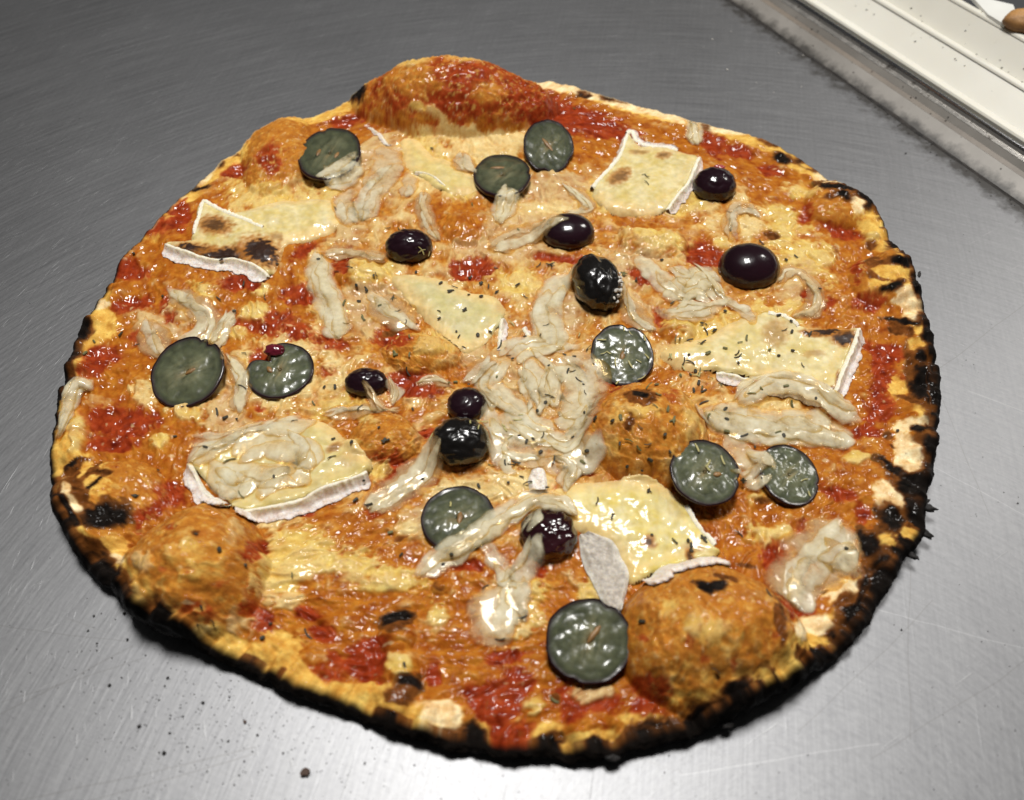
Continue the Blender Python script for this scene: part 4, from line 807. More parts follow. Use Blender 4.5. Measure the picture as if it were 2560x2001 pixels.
# ------------------------------------------------------------------ onion
def mat_onion(name, a, b, tr):
    """limp cooked onion: a glossy film that lets part of what lies below show through"""
    m = N(name); co = m.objco(); fib = m.attr('fib')
    n = m.noise(260, 3, .6, co)
    m.l(m.mix(n, a, b), m.b.inputs['Base Color'])
    m.l(m.bump(fib, .25, .0005, m.bump(m.noise(420, 3, .55, co), .35, .0006)), m.b.inputs['Normal'])
    m.set(Roughness=.35, Specular_IOR_Level=.3, Subsurface_Weight=.2, Subsurface_Radius=(1.0, .8, .5), Subsurface_Scale=.002, Coat_Weight=.8, Coat_Roughness=.06)
    tp_ = m.n.new('ShaderNodeBsdfTransparent'); tp_.inputs[0].default_value = (.97, .90, .74, 1); mx = m.n.new('ShaderNodeMixShader')
    v = m.ramp(m.noise(150, 3, .6, co), [(.3, (tr*.5,)*3), (.7, (min(1, tr*1.5),)*3)]); ed = m.attr('edge'); fv = m.math('ADD', m.math('MULTIPLY', v, ed), m.math('SUBTRACT', 1.0, ed), True); m.l(fv, mx.inputs[0]); m.l(m.b.outputs[0], mx.inputs[1]); m.l(tp_.outputs[0], mx.inputs[2])
    m.l(mx.outputs[0], m.n['Material Output'].inputs['Surface'])
    return m.m
M_ON = [mat_onion('cooked_onion', (.84, .76, .50), (.95, .90, .68), .56), mat_onion('sauce_stained_onion', (.80, .62, .36), (.92, .80, .54), .64), mat_onion('greyish_onion', (.82, .76, .54), (.95, .91, .72), .62), mat_onion('thin_onion_film', (.64, .43, .22), (.74, .55, .31), .66)]
def strip(parent, t, pts, w, kind=0, lift=.12, arch=0, thick=.18, seed=0, name='onion_strip'):
    """one limp strip of onion draped over whatever lies below; w in close-up pixels"""
    P = np.stack(at(*np.array(qx(t, pts)).T, ZP+.002), 1); L = np.linalg.norm(np.diff(P, axis=0), axis=1).sum(); n = max(14, int(L/.0007)); c = spline(P, n)
    d = np.gradient(c, axis=0); d /= np.linalg.norm(d, axis=1, keepdims=True)+1e-12; nn = np.stack([-d[:, 1], d[:, 0]], 1)
    s = np.linspace(0, 1, n); hw = w/ZS/7.6*.001*.84*(1+.30*fbm(s*L, s*0, .010, 910+seed, 2))*np.clip(np.minimum(s, 1-s)*L/.006+.10, 0, 1)**.7*(1+.25*np.abs(fbm(s*L, s*0, .004, 912+seed, 2)))
    M = 13; q = np.linspace(-1, 1, M); X = c[:, 0:1]+nn[:, 0:1]*hw[:, None]*q; Y = c[:, 1:2]+nn[:, 1:2]*hw[:, None]*q
    X = X+fbm(X, Y, .005, 915+seed, 2)*.0011; Y = Y+fbm(X, Y, .005, 917+seed, 2)*.0011
    z0 = np.array(zat(X.ravel(), Y.ravel())).reshape(n, M); k = 4
    zc = smooth1(np.maximum.reduce([z0[:, M//2], .5*(z0[:, M//4]+z0[:, -M//4])]), k)
    zz = .8*np.stack([smooth1(z0[:, j], k) for j in range(M)], 1)+.2*zc[:, None]
    T = thick*.001; edge = np.clip(1-np.abs(q)**5, 0, 1)
    curl = fbm(s*L, s*0, .012, 920+seed, 2)[:, None]*q*.0006 + (.0003*(1-q*q))*.8
    fibn = np.abs(noise2(np.broadcast_to(q*5.0, (n, M))*1.0, np.broadcast_to(s[:, None]*L/.02, (n, M)), 925+seed))
    top = zz+lift*.001+curl+T*edge+arch*.001*np.sin(PI*s)[:, None]+fbm(X, Y, .006, 930+seed, 2)*.0004
    top = np.maximum(top, z0+.0002*edge)
    bot = top-T*(edge*1.0+.12)
    V = np.concatenate([np.stack([X, Y, top], -1), np.stack([X, Y, bot], -1)[:, ::-1]], 1)   # closed ring of 2M
    F = grid_faces(n, 2*M, True).tolist(); F.append(list(range(2*M))); F.append([(n-1)*2*M+i for i in range(2*M)][::-1])
    fa = np.concatenate([fibn, fibn[:, ::-1]], 1).ravel()
    ee = np.clip((1-np.abs(q))/.42, 0, 1)[None, :]*np.clip(np.minimum(s, 1-s)*L/.003, 0, 1)[:, None]*.92+.08
    ee = np.concatenate([ee, ee[:, ::-1]], 1).ravel()
    off = np.array(parent.location) if parent else 0
    V = V.reshape(-1, 3); o = mesh(name, V-off, F, M_ON[kind], parent, None, {'fib': fa, 'edge': ee}); raster(X.ravel(), Y.ravel(), top.ravel()-.00034)
    return o
def heap(label, t, at_, strips, group=None):
    x, y = at(*tp(t, *at_), ZP); r = put(empty('onion_heap', (float(x), float(y), .009)), label, 'onion', 'heaps of cooked onion strips')
    base = list(strips); hr = random.Random(len(label))
    for a in base:       # thin fibres split off the strips
        for k in range(hr.choice([1, 1, 2])):
            ox, oy = hr.uniform(-70, 70), hr.uniform(-60, 60); q = hr.randint(0, 1)
            pts = [(px+ox+hr.uniform(-22, 22), py+oy+hr.uniform(-22, 22)) for px, py in a[1]][q:]
            if len(pts) > 1: strips = strips+[(a[0], pts, a[2]*hr.uniform(.40, .70), dict(kind=hr.choice([0, 2, 2]), lift=.25))]
    for i, a in enumerate(strips): strip(r, *a[:3], **dict(seed=len(bpy.data.objects) % 97, **(a[3] if len(a) > 3 else {})))
    return r
def single(label, t, pts, w, **k):
    x, y = at(*tp(t, *pts[len(pts)//2]), ZP); r = put(empty('onion_piece', (float(x), float(y), .009)), label, 'onion', 'single onion pieces on the pizza'); hr = random.Random(len(label)*7+int(w))
    kk = dict(k); kk['kind'] = 3 if k.get('kind', 0) == 1 else k.get('kind', 0); sd = len(bpy.data.objects) % 97
    strip(r, t, pts, w*1.12, seed=sd, name='onion_film', **kk)
    for i in range(2):
        f = (i-.5)*.5*w; q = [(px+f*hr.uniform(.6, 1.2)+hr.uniform(-10, 10), py+f*.55+hr.uniform(-14, 14)) for px, py in pts]
        strip(r, t, q, w*hr.uniform(.30, .55), seed=sd+i+1, name='onion_strand', **{**k, 'lift': k.get('lift', .12)+.12, 'kind': hr.choice([0, 2, k.get('kind', 0)])})
    return r
heap('largest heap of cooked onion strips in the middle of the pizza', 'E', (1080, 900), [
    ('E', [(1170, 700), (1330, 760), (1370, 880), (1330, 1010), (1200, 1050)], 170, dict(kind=1)), ('E', [(1050, 1200), (1200, 1290), (1330, 1290), (1370, 1180)], 130, dict(kind=1)),
    ('E', [(870, 1010), (860, 1120), (940, 1220), (1100, 1270)], 90, dict(kind=1)), ('E', [(780, 960), (800, 1120), (830, 1250), (865, 1360)], 66, dict(kind=2)), ('E', [(720, 905), (790, 945), (800, 1010)], 70, dict(kind=2)),
    ('E', [(1290, 170), (1170, 260), (1120, 400), (1150, 540), (1170, 640)], 105, {}), ('E', [(1345, 615), (1180, 600), (1010, 600), (900, 690)], 80, {}),
    ('E', [(960, 830), (1000, 860), (1040, 1000)], 66, dict(kind=1)), ('E', [(1000, 690), (1060, 770), (1100, 900), (1120, 1010)], 66, {}), ('E', [(1120, 680), (1170, 780), (1170, 900), (1180, 1000)], 60, {}), ('E', [(1000, 760), (980, 860), (1010, 920)], 40, {}),
    ('E', [(910, 700), (800, 800), (780, 870), (880, 940), (1000, 1040), (1110, 1120), (1200, 1140)], 90, {}), ('E', [(1360, 1040), (1340, 1150), (1230, 1215), (1130, 1180)], 70, dict(kind=0)),
    ('E', [(880, 990), (960, 1120), (1080, 1180), (1200, 1230)], 70, {}), ('E', [(1170, 1310), (1290, 1350), (1250, 1430), (1240, 1510)], 64, dict(kind=1)), ('E', [(920, 1270), (1040, 1330), (1150, 1330)], 60, dict(kind=1))])
heap('heap of cooked onion strips beside the large glossy dark grape at the right', 'E', (1950, 280), [
    ('E', [(1690, 60), (1770, 160), (1880, 250), (1990, 330)], 90, dict(kind=0)), ('E', [(1800, 380), (1920, 420), (2080, 400), (2170, 370)], 100, dict(kind=1)), ('F', [(0, 330), (120, 260), (230, 170), (320, 200)], 100, {}),
    ('F', [(20, 150), (120, 170), (200, 210)], 80, {}), ('F', [(120, 330), (220, 260), (330, 300)], 90, {}), ('F', [(310, 290), (430, 350), (520, 420), (545, 500)], 60, dict(kind=1)), ('F', [(20, 380), (200, 390), (380, 360)], 60, dict(kind=1)), ('F', [(160, 130), (250, 240), (330, 330)], 70, {})])
heap('heap of onion strips lying on the broad brie slice at the lower left', 'D', (1350, 1350), [
    ('D', [(1440, 1030), (1330, 1110), (1220, 1160), (1080, 1210), (880, 1200)], 76, dict(kind=1)), ('D', [(900, 1230), (960, 1300), (1060, 1260), (1200, 1200)], 80, {}), ('D', [(1150, 1300), (1300, 1220), (1500, 1240), (1620, 1340)], 110, {}),
    ('D', [(1080, 1470), (1150, 1400), (1320, 1420), (1520, 1370)], 100, {}), ('D', [(1320, 1170), (1480, 1110), (1660, 1080)], 100, {}), ('D', [(1030, 1340), (1100, 1440), (1230, 1530)], 90, {}), ('D', [(1320, 1560), (1400, 1470), (1540, 1420), (1650, 1450)], 80, {}), ('D', [(1560, 1180), (1640, 1280), (1620, 1400)], 80, {}), ('D', [(1150, 1560), (1250, 1500), (1300, 1440)], 70, {})])
heap('broad ribbed onion pieces in front of the right brie slice', 'F', (700, 1060), [
    ('F', [(230, 1010), (400, 1070), (620, 1120), (850, 1120), (1030, 1130), (1180, 1160)], 150, dict(kind=1)), ('F', [(300, 1000), (480, 1050), (700, 1080), (900, 1060), (1050, 1060)], 130, {}), ('F', [(470, 990), (600, 880), (760, 860), (930, 920), (1080, 1000), (1215, 1060)], 84, dict(lift=1.2, arch=2.2)),
    ('F', [(400, 1140), (460, 1250), (550, 1330), (620, 1385)], 100, dict(kind=1)), ('F', [(600, 1370), (520, 1410), (430, 1430)], 66, dict(kind=2))])
heap('pale onion strips trailing across a cut grape and the shrivelled grape at the front', 'H', (900, 350), [
    ('H', [(880, 500), (840, 620), (830, 740), (900, 840)], 170, dict(kind=1)), ('H', [(980, 440), (930, 560), (960, 700)], 130, dict(kind=1)),
    ('H', [(740, 210), (800, 310), (880, 410), (930, 470)], 64, dict(kind=2)), ('H', [(1085, 240), (1045, 340), (980, 430), (900, 510)], 72, dict(kind=2)), ('H', [(1100, 80), (1065, 160), (1000, 215)], 44, dict(kind=2)),
    ('H', [(335, 440), (470, 345), (610, 265), (760, 170), (900, 70), (1040, -10), (1200, 30), (1320, 90)], 84, dict(kind=2, lift=.6))])
heap('tangle of pinkish onion strips at the upper left beside the milky cut grape', 'B', (280, 800), [
    ('B', [(290, 600), (330, 700), (260, 800), (180, 850)], 120, dict(kind=1)), ('B', [(410, 700), (320, 830), (230, 940), (210, 1060)], 90, dict(kind=1)), ('B', [(440, 760), (470, 850), (420, 930)], 70, dict(kind=1)), ('B', [(20, 930), (120, 980), (170, 1080)], 90, dict(kind=1)), ('B', [(130, 860), (60, 960), (100, 1100)], 90, dict(kind=1))])
single('milky onion film over the lower edge of the upper left cut grape', 'A', [(1960, 1090), (2070, 1040), (2190, 950)], 130, kind=2)
single('bent onion strip at the left of the middle brie slice', 'D', [(1680, 40), (1690, 200), (1740, 330), (1780, 450), (1800, 560)], 100)
single('onion strip running from the bent strip to a dark grape', 'D', [(1690, 50), (1830, 30), (1980, 60), (2100, 90)], 80, kind=1)
single('wide pinkish onion piece left of the red patch on the left', 'D', [(630, 450), (670, 560), (720, 650)], 100, kind=1)
single('pinkish onion strip curling below the scorched brie', 'D', [(770, 260), (890, 350), (1000, 430), (970, 520), (820, 580)], 90, kind=1)
single('thin onion strip rising from the split cut grape', 'D', [(1150, 380), (1080, 500), (1020, 640)], 66)
single('onion strip between the two cut grapes at the left', 'D', [(1110, 650), (1180, 740), (1200, 860), (1170, 1010)], 70, kind=1)
single('pale onion strip hanging over the left rim', 'D', [(300, 880), (220, 850), (160, 930), (130, 1050), (95, 1200)], 66, lift=.6)
single('grey onion end beside the small dark grape at the left', 'D', [(2110, 810), (2150, 870), (2130, 950)], 60, kind=2)
single('onion strip along the top of the lower left brie', 'D', [(1700, 1020), (1880, 1000), (2080, 1010)], 60, kind=1)
single('long pinkish onion strip slanting down left from the round olive', 'E', [(460, 1230), (350, 1380), (180, 1510), (20, 1600)], 110, kind=1)
single('small onion strip by the orange blister left of the heap', 'E', [(340, 840), (450, 800), (570, 860)], 50, kind=1)
single('cream onion piece below the white rind end', 'E', [(640, 830), (730, 750), (810, 680)], 90, kind=1)
single('onion ring at the right of the large glossy grape', 'F', [(700, 240), (770, 160), (860, 190), (940, 290), (910, 390), (780, 430)], 60, kind=1)
single('small onion ring by the upper right dark grape', 'C', [(420, 1420), (420, 1280), (500, 1220), (600, 1260)], 70, kind=1)
single('onion strip standing over the back rim at the right', 'C', [(165, 650), (190, 740), (190, 840)], 76, lift=.5)
single('long narrow onion strip in the upper middle', 'B', [(560, 880), (550, 1000), (590, 1120), (650, 1200)], 66, kind=1)
single('short onion piece below the big red blister', 'B', [(790, 630), (790, 700), (840, 770)], 100, kind=1)
single('curved onion piece right of the flat cut grape', 'B', [(1400, 830), (1530, 920), (1540, 1000), (1400, 1010)], 60, kind=1)
single('onion piece reaching up over the flat cut grape', 'B', [(1070, 880), (1050, 960), (1000, 1080)], 90)
single('broad pinkish onion sheet above the round glossy grape', 'B', [(960, 1250), (1080, 1180), (1220, 1120), (1400, 1120)], 110, kind=1)
single('broad translucent onion sheet at the right front rim', 'I', [(1280, 230), (1170, 360), (1050, 470), (960, 600), (1020, 770)], 170, kind=1)
single('pinkish onion sheet touching the black right front rim', 'I', [(1330, 380), (1230, 450), (1130, 480)], 150, kind=1)
single('onion strip across the pinkish area left of the middle brie', 'E', [(60, 300), (170, 380), (330, 470)], 120, kind=1)
single('onion strip below the wrinkled olive with the white crust', 'E', [(1600, 300), (1680, 420), (1800, 520)], 80, kind=1)
single('small pale onion strip left of the round olive', 'D', [(1960, 880), (2080, 1010), (2184, 980)], 50, kind=1)

# ------------------------------------------------------------------ herbs
M_HD = mat_simple('dark_dried_herb', (.030, .026, .012), .6, (1500, .4, .0003), 0, .5)
M_HG = mat_simple('green_dried_herb', (.13, .12, .035), .6, (1500, .4, .0003), 0, .4)
M_HP = mat_simple('pale_herb_needle', (.42, .38, .15), .5, (1500, .4, .0003), 0, .3)
def herb_mesh(name, ln, wd, bend, mat, seed):
    n, m = 7, 6; V = []; rnd = random.Random(seed)
    for i in range(n):
        u = i/(n-1)-.5; w = wd*(.55+.45*math.cos(u*2.6))*(1+.2*rnd.uniform(-1, 1))
        for k in range(m):
            a = 2*PI*k/m; V.append((u*ln, bend*(u*u-.1)*ln+w*math.cos(a), w*.45*math.sin(a)+bend*.2*ln*u*u))
    F = grid_faces(n, m, True).tolist(); F += [list(range(m))[::-1], [(n-1)*m+i for i in range(m)]]
    me = bpy.data.meshes.new(name); me.from_pydata(V, [], F); me.materials.append(mat); return me
HM = {'d': [herb_mesh('herb_flake', l*.001, w*.001, b, M_HD, i) for i, (l, w, b) in enumerate([(2.2, .30, .2), (1.5, .42, .1), (2.8, .22, .5), (1.2, .5, 0)])],
      'g': [herb_mesh('herb_flake', l*.001, w*.001, b, M_HG, i) for i, (l, w, b) in enumerate([(2.2, .32, .3), (1.6, .45, .1), (3.0, .22, .4)])],
      'p': [herb_mesh('herb_needle', l*.001, w*.001, b, M_HP, i) for i, (l, w, b) in enumerate([(2.6, .26, .1), (3.2, .20, .4), (1.8, .28, .2)])]}
HL = {'d': ('tiny dark brown herb flake', 'dark herb flakes'), 'g': ('tiny olive green herb flake', 'green herb flakes'), 'p': ('pale straw coloured herb needle', 'pale herb needles')}
SUP = {'upper left with': 'the scorched upper left brie', 'middle left of the onion': 'the smooth middle brie', 'upper right with curled': 'the upper right brie', 'right with a black': 'the right brie slice', 'broad brie': 'the lower left brie', 'lower right with a folded': 'the lower right brie', 'melted brie puddle': 'the melted top brie',
       'largest heap': 'the big onion heap', 'beside the large glossy': 'the onion heap by the big dark grape', 'lying on the broad brie': 'the onion heap on the lower left brie', 'ribbed onion': 'the ribbed onion pieces at the right', 'trailing across': 'the onion strips trailing at the front', 'tangle': 'the pinkish onion tangle',
       'strewn with pale': 'the cut grape touching the wrinkled olive', 'left of the small one': 'the cut grape left of the small one', 'nearest the right rim': 'the cut grape nearest the right rim', 'partly covered by': 'the cut grape under the onion strip', 'largest cut': 'the largest cut grape',
       'largest golden': 'the golden blister at the front right', 'burnt top': 'the golden blister in the middle', 'scorched front left': 'the golden blister at the front left', 'red sauce covered': 'the red blister at the back', 'crust rim': 'the crust rim'}
bpy.context.view_layer.update(); DG = bpy.context.evaluated_depsgraph_get()
def support(x, y):
    hit, _, _, _, ob, _ = scene.ray_cast(DG, (x, y, .08), (0, 0, -1))
    while hit and ob:
        for k_, v_ in SUP.items():
            if k_ in str(ob.get('label', '')): return 'on '+v_
        if ob.parent is None: break
        ob = ob.parent
    n = ob.name.split('.')[0] if hit and ob else ''
    return {'grape_half': 'on a grape half', 'olive': 'on a black olive', 'onion_piece': 'on a single onion piece', 'brie_slice': 'on brie'}.get(n, 'on the bare cheese and sauce')
rnd = random.Random(11)
def herb(px, py, k):
    x, y, z = on_top(px, py)
    o = bpy.data.objects.new('herb_needle' if k == 'p' else 'herb_flake', rnd.choice(HM[k])); COL.objects.link(o)
    e = .0011; gx_ = (float(zat(x+e, y))-float(zat(x-e, y)))/(2*e); gy_ = (float(zat(x, y+e))-float(zat(x, y-e)))/(2*e)
    nv = Vector((-gx_, -gy_, 1.5)).normalized(); q = Vector((0, 0, 1)).rotation_difference(nv) @ Euler((rnd.uniform(-.2, .2), rnd.uniform(-.25, .25), rnd.uniform(0, 2*PI))).to_quaternion()
    o.rotation_mode = 'QUATERNION'; o.rotation_quaternion = q; o.location = (x, y, z+.0004); s = rnd.uniform(.7, 1.25); o.scale = (s, s, s)
    w_ = support(x, y); put(o, HL[k][0]+' '+w_, 'herb', HL[k][1]+' '+w_)
for t, s_ in (('E', 'd 340 200;d 490 265;d 550 310;d 575 290;d 660 335;d 665 235;d 735 265;d 735 345;d 780 285;d 830 320;d 635 430;d 480 435;d 480 480;d 585 560;d 600 590;d 790 560;d 715 580;d 850 640;d 630 655;d 230 435;d 200 355;d 40 310;d 280 500;d 345 515;d 900 705;d 925 725;d 1000 590;d 1095 580;d 1130 520;d 1240 700;d 1300 710;d 1385 660;d 1290 800;d 1260 800;d 1330 855;d 1355 880;d 1145 765;d 1675 245;d 1830 125;d 1160 150;d 825 175;d 955 275;d 1005 350;d 290 805;d 320 1030;d 660 880;d 1150 950;d 1125 990;d 1075 1040;d 1365 930;d 1360 1050;d 1290 1200;d 1110 1190;d 965 1190;d 1010 1225;d 1050 1210;d 1095 1290;d 1375 1285;d 1175 1340;d 950 1355;d 920 1365;d 880 1355;d 980 1440;d 1020 1475;d 900 1475;d 720 1495;d 1135 1505;d 380 1455;d 50 1610;d 155 1220;d 115 1140;d 1760 1340;d 1620 1380;d 1710 1405;d 1745 1245;d 1575 1240;d 1850 1185;d 1700 1140;d 1530 1100;d 1425 1085;d 1880 1290;d 1760 1525;d 1530 1680;d 2000 610;d 2075 510;d 2150 555;d 1890 385;d 2080 625;g 1600 210;g 2110 690;p 920 510;g 215 700;g 300 700;g 300 590;g 20 480;g 120 400;g 830 835;g 580 865;g 540 870;g 1350 1350;g 800 1370;g 1895 1100;g 1580 1080;g 1870 1030;g 1790 1010;g 1800 880;g 1750 890;g 1810 940;g 1690 1270;g 1630 1220;p 975 1065;p 960 1095;p 670 1110;p 740 1105;p 720 1140;p 880 1150;p 910 1200;p 870 1130;p 430 1200;p 375 70;p 420 90;p 1325 295;p 1330 580;p 1465 610;p 1600 545;p 1725 600;p 1700 545;p 1550 745;p 1640 760;p 1690 740;p 1740 710;p 1560 870;p 1710 840;p 1640 570;p 1480 690;p 1510 690;p 1880 710;p 2060 820;p 1960 780'),
                ('F', 'd 695 460;d 770 495;d 775 560;d 730 550;d 840 765;d 450 710;d 445 690;d 450 750;d 780 675;d 695 705;d 885 575;d 370 435;d 240 510;d 305 550;d 255 560;d 740 130;d 945 300;d 590 20;d 920 965;d 370 1030;d 380 1090;d 485 1190;d 725 1190;d 480 1465;d 160 745;d 190 800;d 160 820;d 210 870;d 180 915;d 240 920;d 120 740;d 150 700;d 240 990;d 50 385;d 1415 1160;d 550 1260;g 500 600;g 460 625;g 640 670;g 370 660;g 220 630;g 70 600;g 95 605;g 340 880;g 230 900;g 280 840;g 100 825;g 215 800;g 740 890;g 775 1000;g 530 935;g 60 1095;g 270 1070;g 20 1030;g 380 1165;g 690 1170;g 590 905;p 200 1265;p 270 1360;p 355 1340;p 265 1390;p 435 1390;p 435 1450;p 850 1460;p 880 1545;p 190 825;p 40 710'),
                ('D', 'd 570 85;d 590 640;d 490 575;d 745 345;d 1235 270;d 1085 360;d 1180 435;d 1365 355;d 1690 120;d 1800 195;d 1880 170;d 2025 220;d 1935 375;d 1920 280;d 1980 300;d 1100 125;d 1440 150;d 1230 895;d 1240 690;d 1725 895;d 1790 895;d 1075 1045;d 1125 1080;d 1195 1090;d 1545 1100;d 820 1195;d 1005 1260;d 720 1400;d 580 1555;d 1780 1210;d 1890 1230;d 1770 1320;d 2000 1610;d 1915 1580;d 1965 1465;d 1420 1440;d 2090 1220;d 1940 1020;g 275 690;g 330 620;g 980 265;g 1860 510;g 1960 475;g 1845 385;g 2145 360;g 2150 690;g 1150 1340;g 1220 1550;g 1660 995'),
                ('B', 'd 840 1445;d 715 1530;d 905 1480;d 1000 1530;d 370 1570;d 805 1640;d 270 1430;d 410 1155;d 340 1145;d 1845 1465;d 2000 1340;d 1320 1370;d 1255 1370;d 20 1025;d 1890 820;d 1910 830;g 1130 1155;g 1280 1105;g 605 660;g 850 1000;g 1910 870;g 1470 420;g 1770 1420;p 545 1285'),
                ('H', 'd 50 30;d 1530 105;d 1770 215;d 250 335;d 555 335;d 505 395;d 760 530;d 850 850;d 2010 310;d 2085 240;d 980 715;d 1710 740;d 270 1000;g 1700 740;g 1180 1220;g 1910 255;g 185 200;d 1990 250;p 550 30;d 1440 10'),
                ('I', 'd 50 70;d 600 330;d 385 355;d 310 400;d 1250 420;d 210 375;d 780 690;d 625 10;d 460 1160'), ('G', 'd 1090 425;d 950 330;d 1250 520;d 980 775;d 1400 875;d 1050 870;d 960 885;d 1350 960;d 1625 940;d 580 100;g 1530 580'),
                ('C', 'd 390 1290;d 590 1475;d 740 1580;d 800 1560')):
    for a in s_.split(';'):
        k, hx, hy = a.split(); herb(*tp(t, float(hx), float(hy)), k)

# ------------------------------------------------------------------ crumbs on the steel
M_CRUMB = mat_simple('burnt_crumb', (.012, .010, .009), .7, (2000, .5, .0003))
M_CRUMBB = mat_simple('brown_crumb', (.09, .055, .042), .7, (2000, .5, .0003))
M_CRUMBW = mat_simple('flour_crumb', (.75, .72, .66), .8, (2000, .5, .0003))
def crumb_mesh(i, mat, fl=.5):
    P, F = blob_mesh(1, .75, fl, lambda d: 1+.5*fbm(d[..., 0]*1.3+i, d[..., 1]*1.3+d[..., 2], 1.0, 950+i, 2), 10, 6)
    me = bpy.data.meshes.new('crumb'); me.from_pydata(P.tolist(), [], F); me.materials.append(mat); return me
CM = [crumb_mesh(i, M_CRUMB) for i in range(4)]; RS = .52; CB = crumb_mesh(5, M_CRUMBB, .3); CW = crumb_mesh(6, M_CRUMBW, .5)
def crumb(px, py, r, me, label, group, name='burnt_crumb'):
    x, y = at(px, py); o = bpy.data.objects.new(name, me); COL.objects.link(o); o.location = (float(x), float(y), r*.0004); r *= RS; o.scale = (r*.001,)*3; o.rotation_euler = (0, 0, rnd.uniform(0, 6.28))
    return put(o, label, 'crumb', group)
LB = 'tiny black burnt crumb on the steel in front of the pizza'
for (x, y, r) in [(1065, 120, 1.0), (865, 118, .45), (803, 140, .75), (985, 168, .4), (753, 266, .65), (1088, 342, .85), (828, 374, .6), (828, 396, .4), (826, 434, .5), (697, 440, .4), (1242, 475, .5), (1432, 668, .9), (937, 730, .95), (1038, 665, .5), (1406, 735, .5), (1732, 880, .95), (1357, 855, .5), (1187, 1083, 1.0), (1456, 985, .5), (1450, 1015, .5), (1562, 995, .55), (1448, 1138, .7), (1693, 1098, .5), (1400, 1310, 1.1), (1357, 1302, .5), (1595, 1254, .5), (1945, 1207, .6), (1955, 828, .6), (1958, 784, .4), (2083, 1378, .5), (1768, 1465, .5), (2040, 1497, .5), (1997, 1578, .5), (1132, 1262, .4), (1603, 1296, .4), (2153, 1294, .5), (1235, 1066, .4), (955, 498, .4)]:
    crumb(x*640/2181, 1500+y*640/2181, r, rnd.choice(CM), LB, 'black crumbs on the steel')
for (t, x, y, r) in [('G', 1320, 1550, .7), ('G', 1430, 1560, .4), ('G', 1145, 1585, .5), ('G', 1475, 1660, .6), ('G', 1695, 1410, .5), ('H', 30, 1600, .6), ('H', 330, 1610, .5), ('I', 265, 1610, .6), ('I', 175, 1675, .5), ('F', 2145, 1600, .6), ('I', 1585, 912, .6), ('H', 1960, 1490, .6), ('H', 1820, 1500, .5)]:
    crumb(*[float(v) for v in tp(t, x, y)], r, rnd.choice(CM), LB, 'black crumbs on the steel')
crumb(*[float(v) for v in tp('C', 1465, 935)], .9, CM[0], 'black crumb on the steel between the pizza and the raised edge', None)
crumb(764, 1933, 2.4, CB, 'largest flat brown crumb on the steel at the bottom', None, 'brown_crumb')
crumb(*[float(v) for v in tp('G', 1245, 1470)], 1.0, CB, 'small flat pinkish brown crumb on the steel at the lower left', None, 'brown_crumb')
crumb(*[float(v) for v in tp('C', 382, 427)], 1.0, CW, 'brightest white crumb on the steel behind the pizza', None, 'white_crumb')
for (x, y, r) in [(293, 243, .8), (693, 327, .6), (843, 340, .7), (833, 530, .6), (405, 195, .6), (665, 565, .5), (1495, 770, .8), (1550, 740, .7), (1380, 680, .6), (560, 505, .5), (240, 285, .4)]:
    crumb(*[float(v) for v in tp('C', x, y)], r, CW, 'tiny white flour crumb on the steel behind the pizza', 'white crumbs on the steel', 'white_crumb')
V = []; F = []
for i in range(700):
    while True:
        px, py = (rnd.gauss(560, 260), rnd.gauss(1810, 120)) if i < 480 else (rnd.uniform(0, 2560), rnd.uniform(60, 2001))
        x, y = [float(v) for v in at(px, py)]
        if math.hypot(x-c0[0], y-c0[1]) > float(Rout(np.array(math.atan2(y-c0[1], x-c0[0]))))+.002 and (np.array([x, y])-A0)@NRM < -.004: break
    r = rnd.uniform(.00008, .00022); P, f = blob_mesh(r, r*rnd.uniform(.5, 1), r*.5, lambda d: 1+0*d[..., 0], 5, 3)
    F += [[k+len(V) for k in q] for q in f]; V += (P+np.array([x, y, r*.3])).tolist()
put(mesh('ash_specks', V, F, M_CRUMB), 'fine black ash specks dusted over the steel in front', 'ash', None, 'stuff')
# charred flakes sticking out from the black right rim
def flake(t, x, y, r, a, i):
    px, py = tp(t, x, y); wx, wy = [float(v) for v in at(px, py, .004)]
    P, F = blob_mesh(r*.001, r*.00045, r*.0004, lambda d: 1+.7*fbm(d[..., 0]*1.6+i, d[..., 1]*1.6+d[..., 2], 1.0, 970+i, 3), 16, 9)
    o = mesh('char_flake', P, F, M_CRUMB, bpy.data.objects['pizza']); o.location = (wx-float(c0[0]), wy-float(c0[1]), .0045); o.rotation_euler = (rnd.uniform(-.3, .3), rnd.uniform(-.3, .3), math.radians(a))
for i, (t, x, y, r, a) in enumerate([('I', 1735, 175, 2.6, -20), ('I', 1715, 150, 2.4, 40), ('I', 1715, 325, 2.6, -35), ('I', 1640, 460, 2.2, -40), ('I', 530, 1495, 1.6, 10), ('H', 1530, 1570, 2.0, 0), ('F', 1545, 215, 1.3, 70)]): flake(t, x, y, r, a, i)

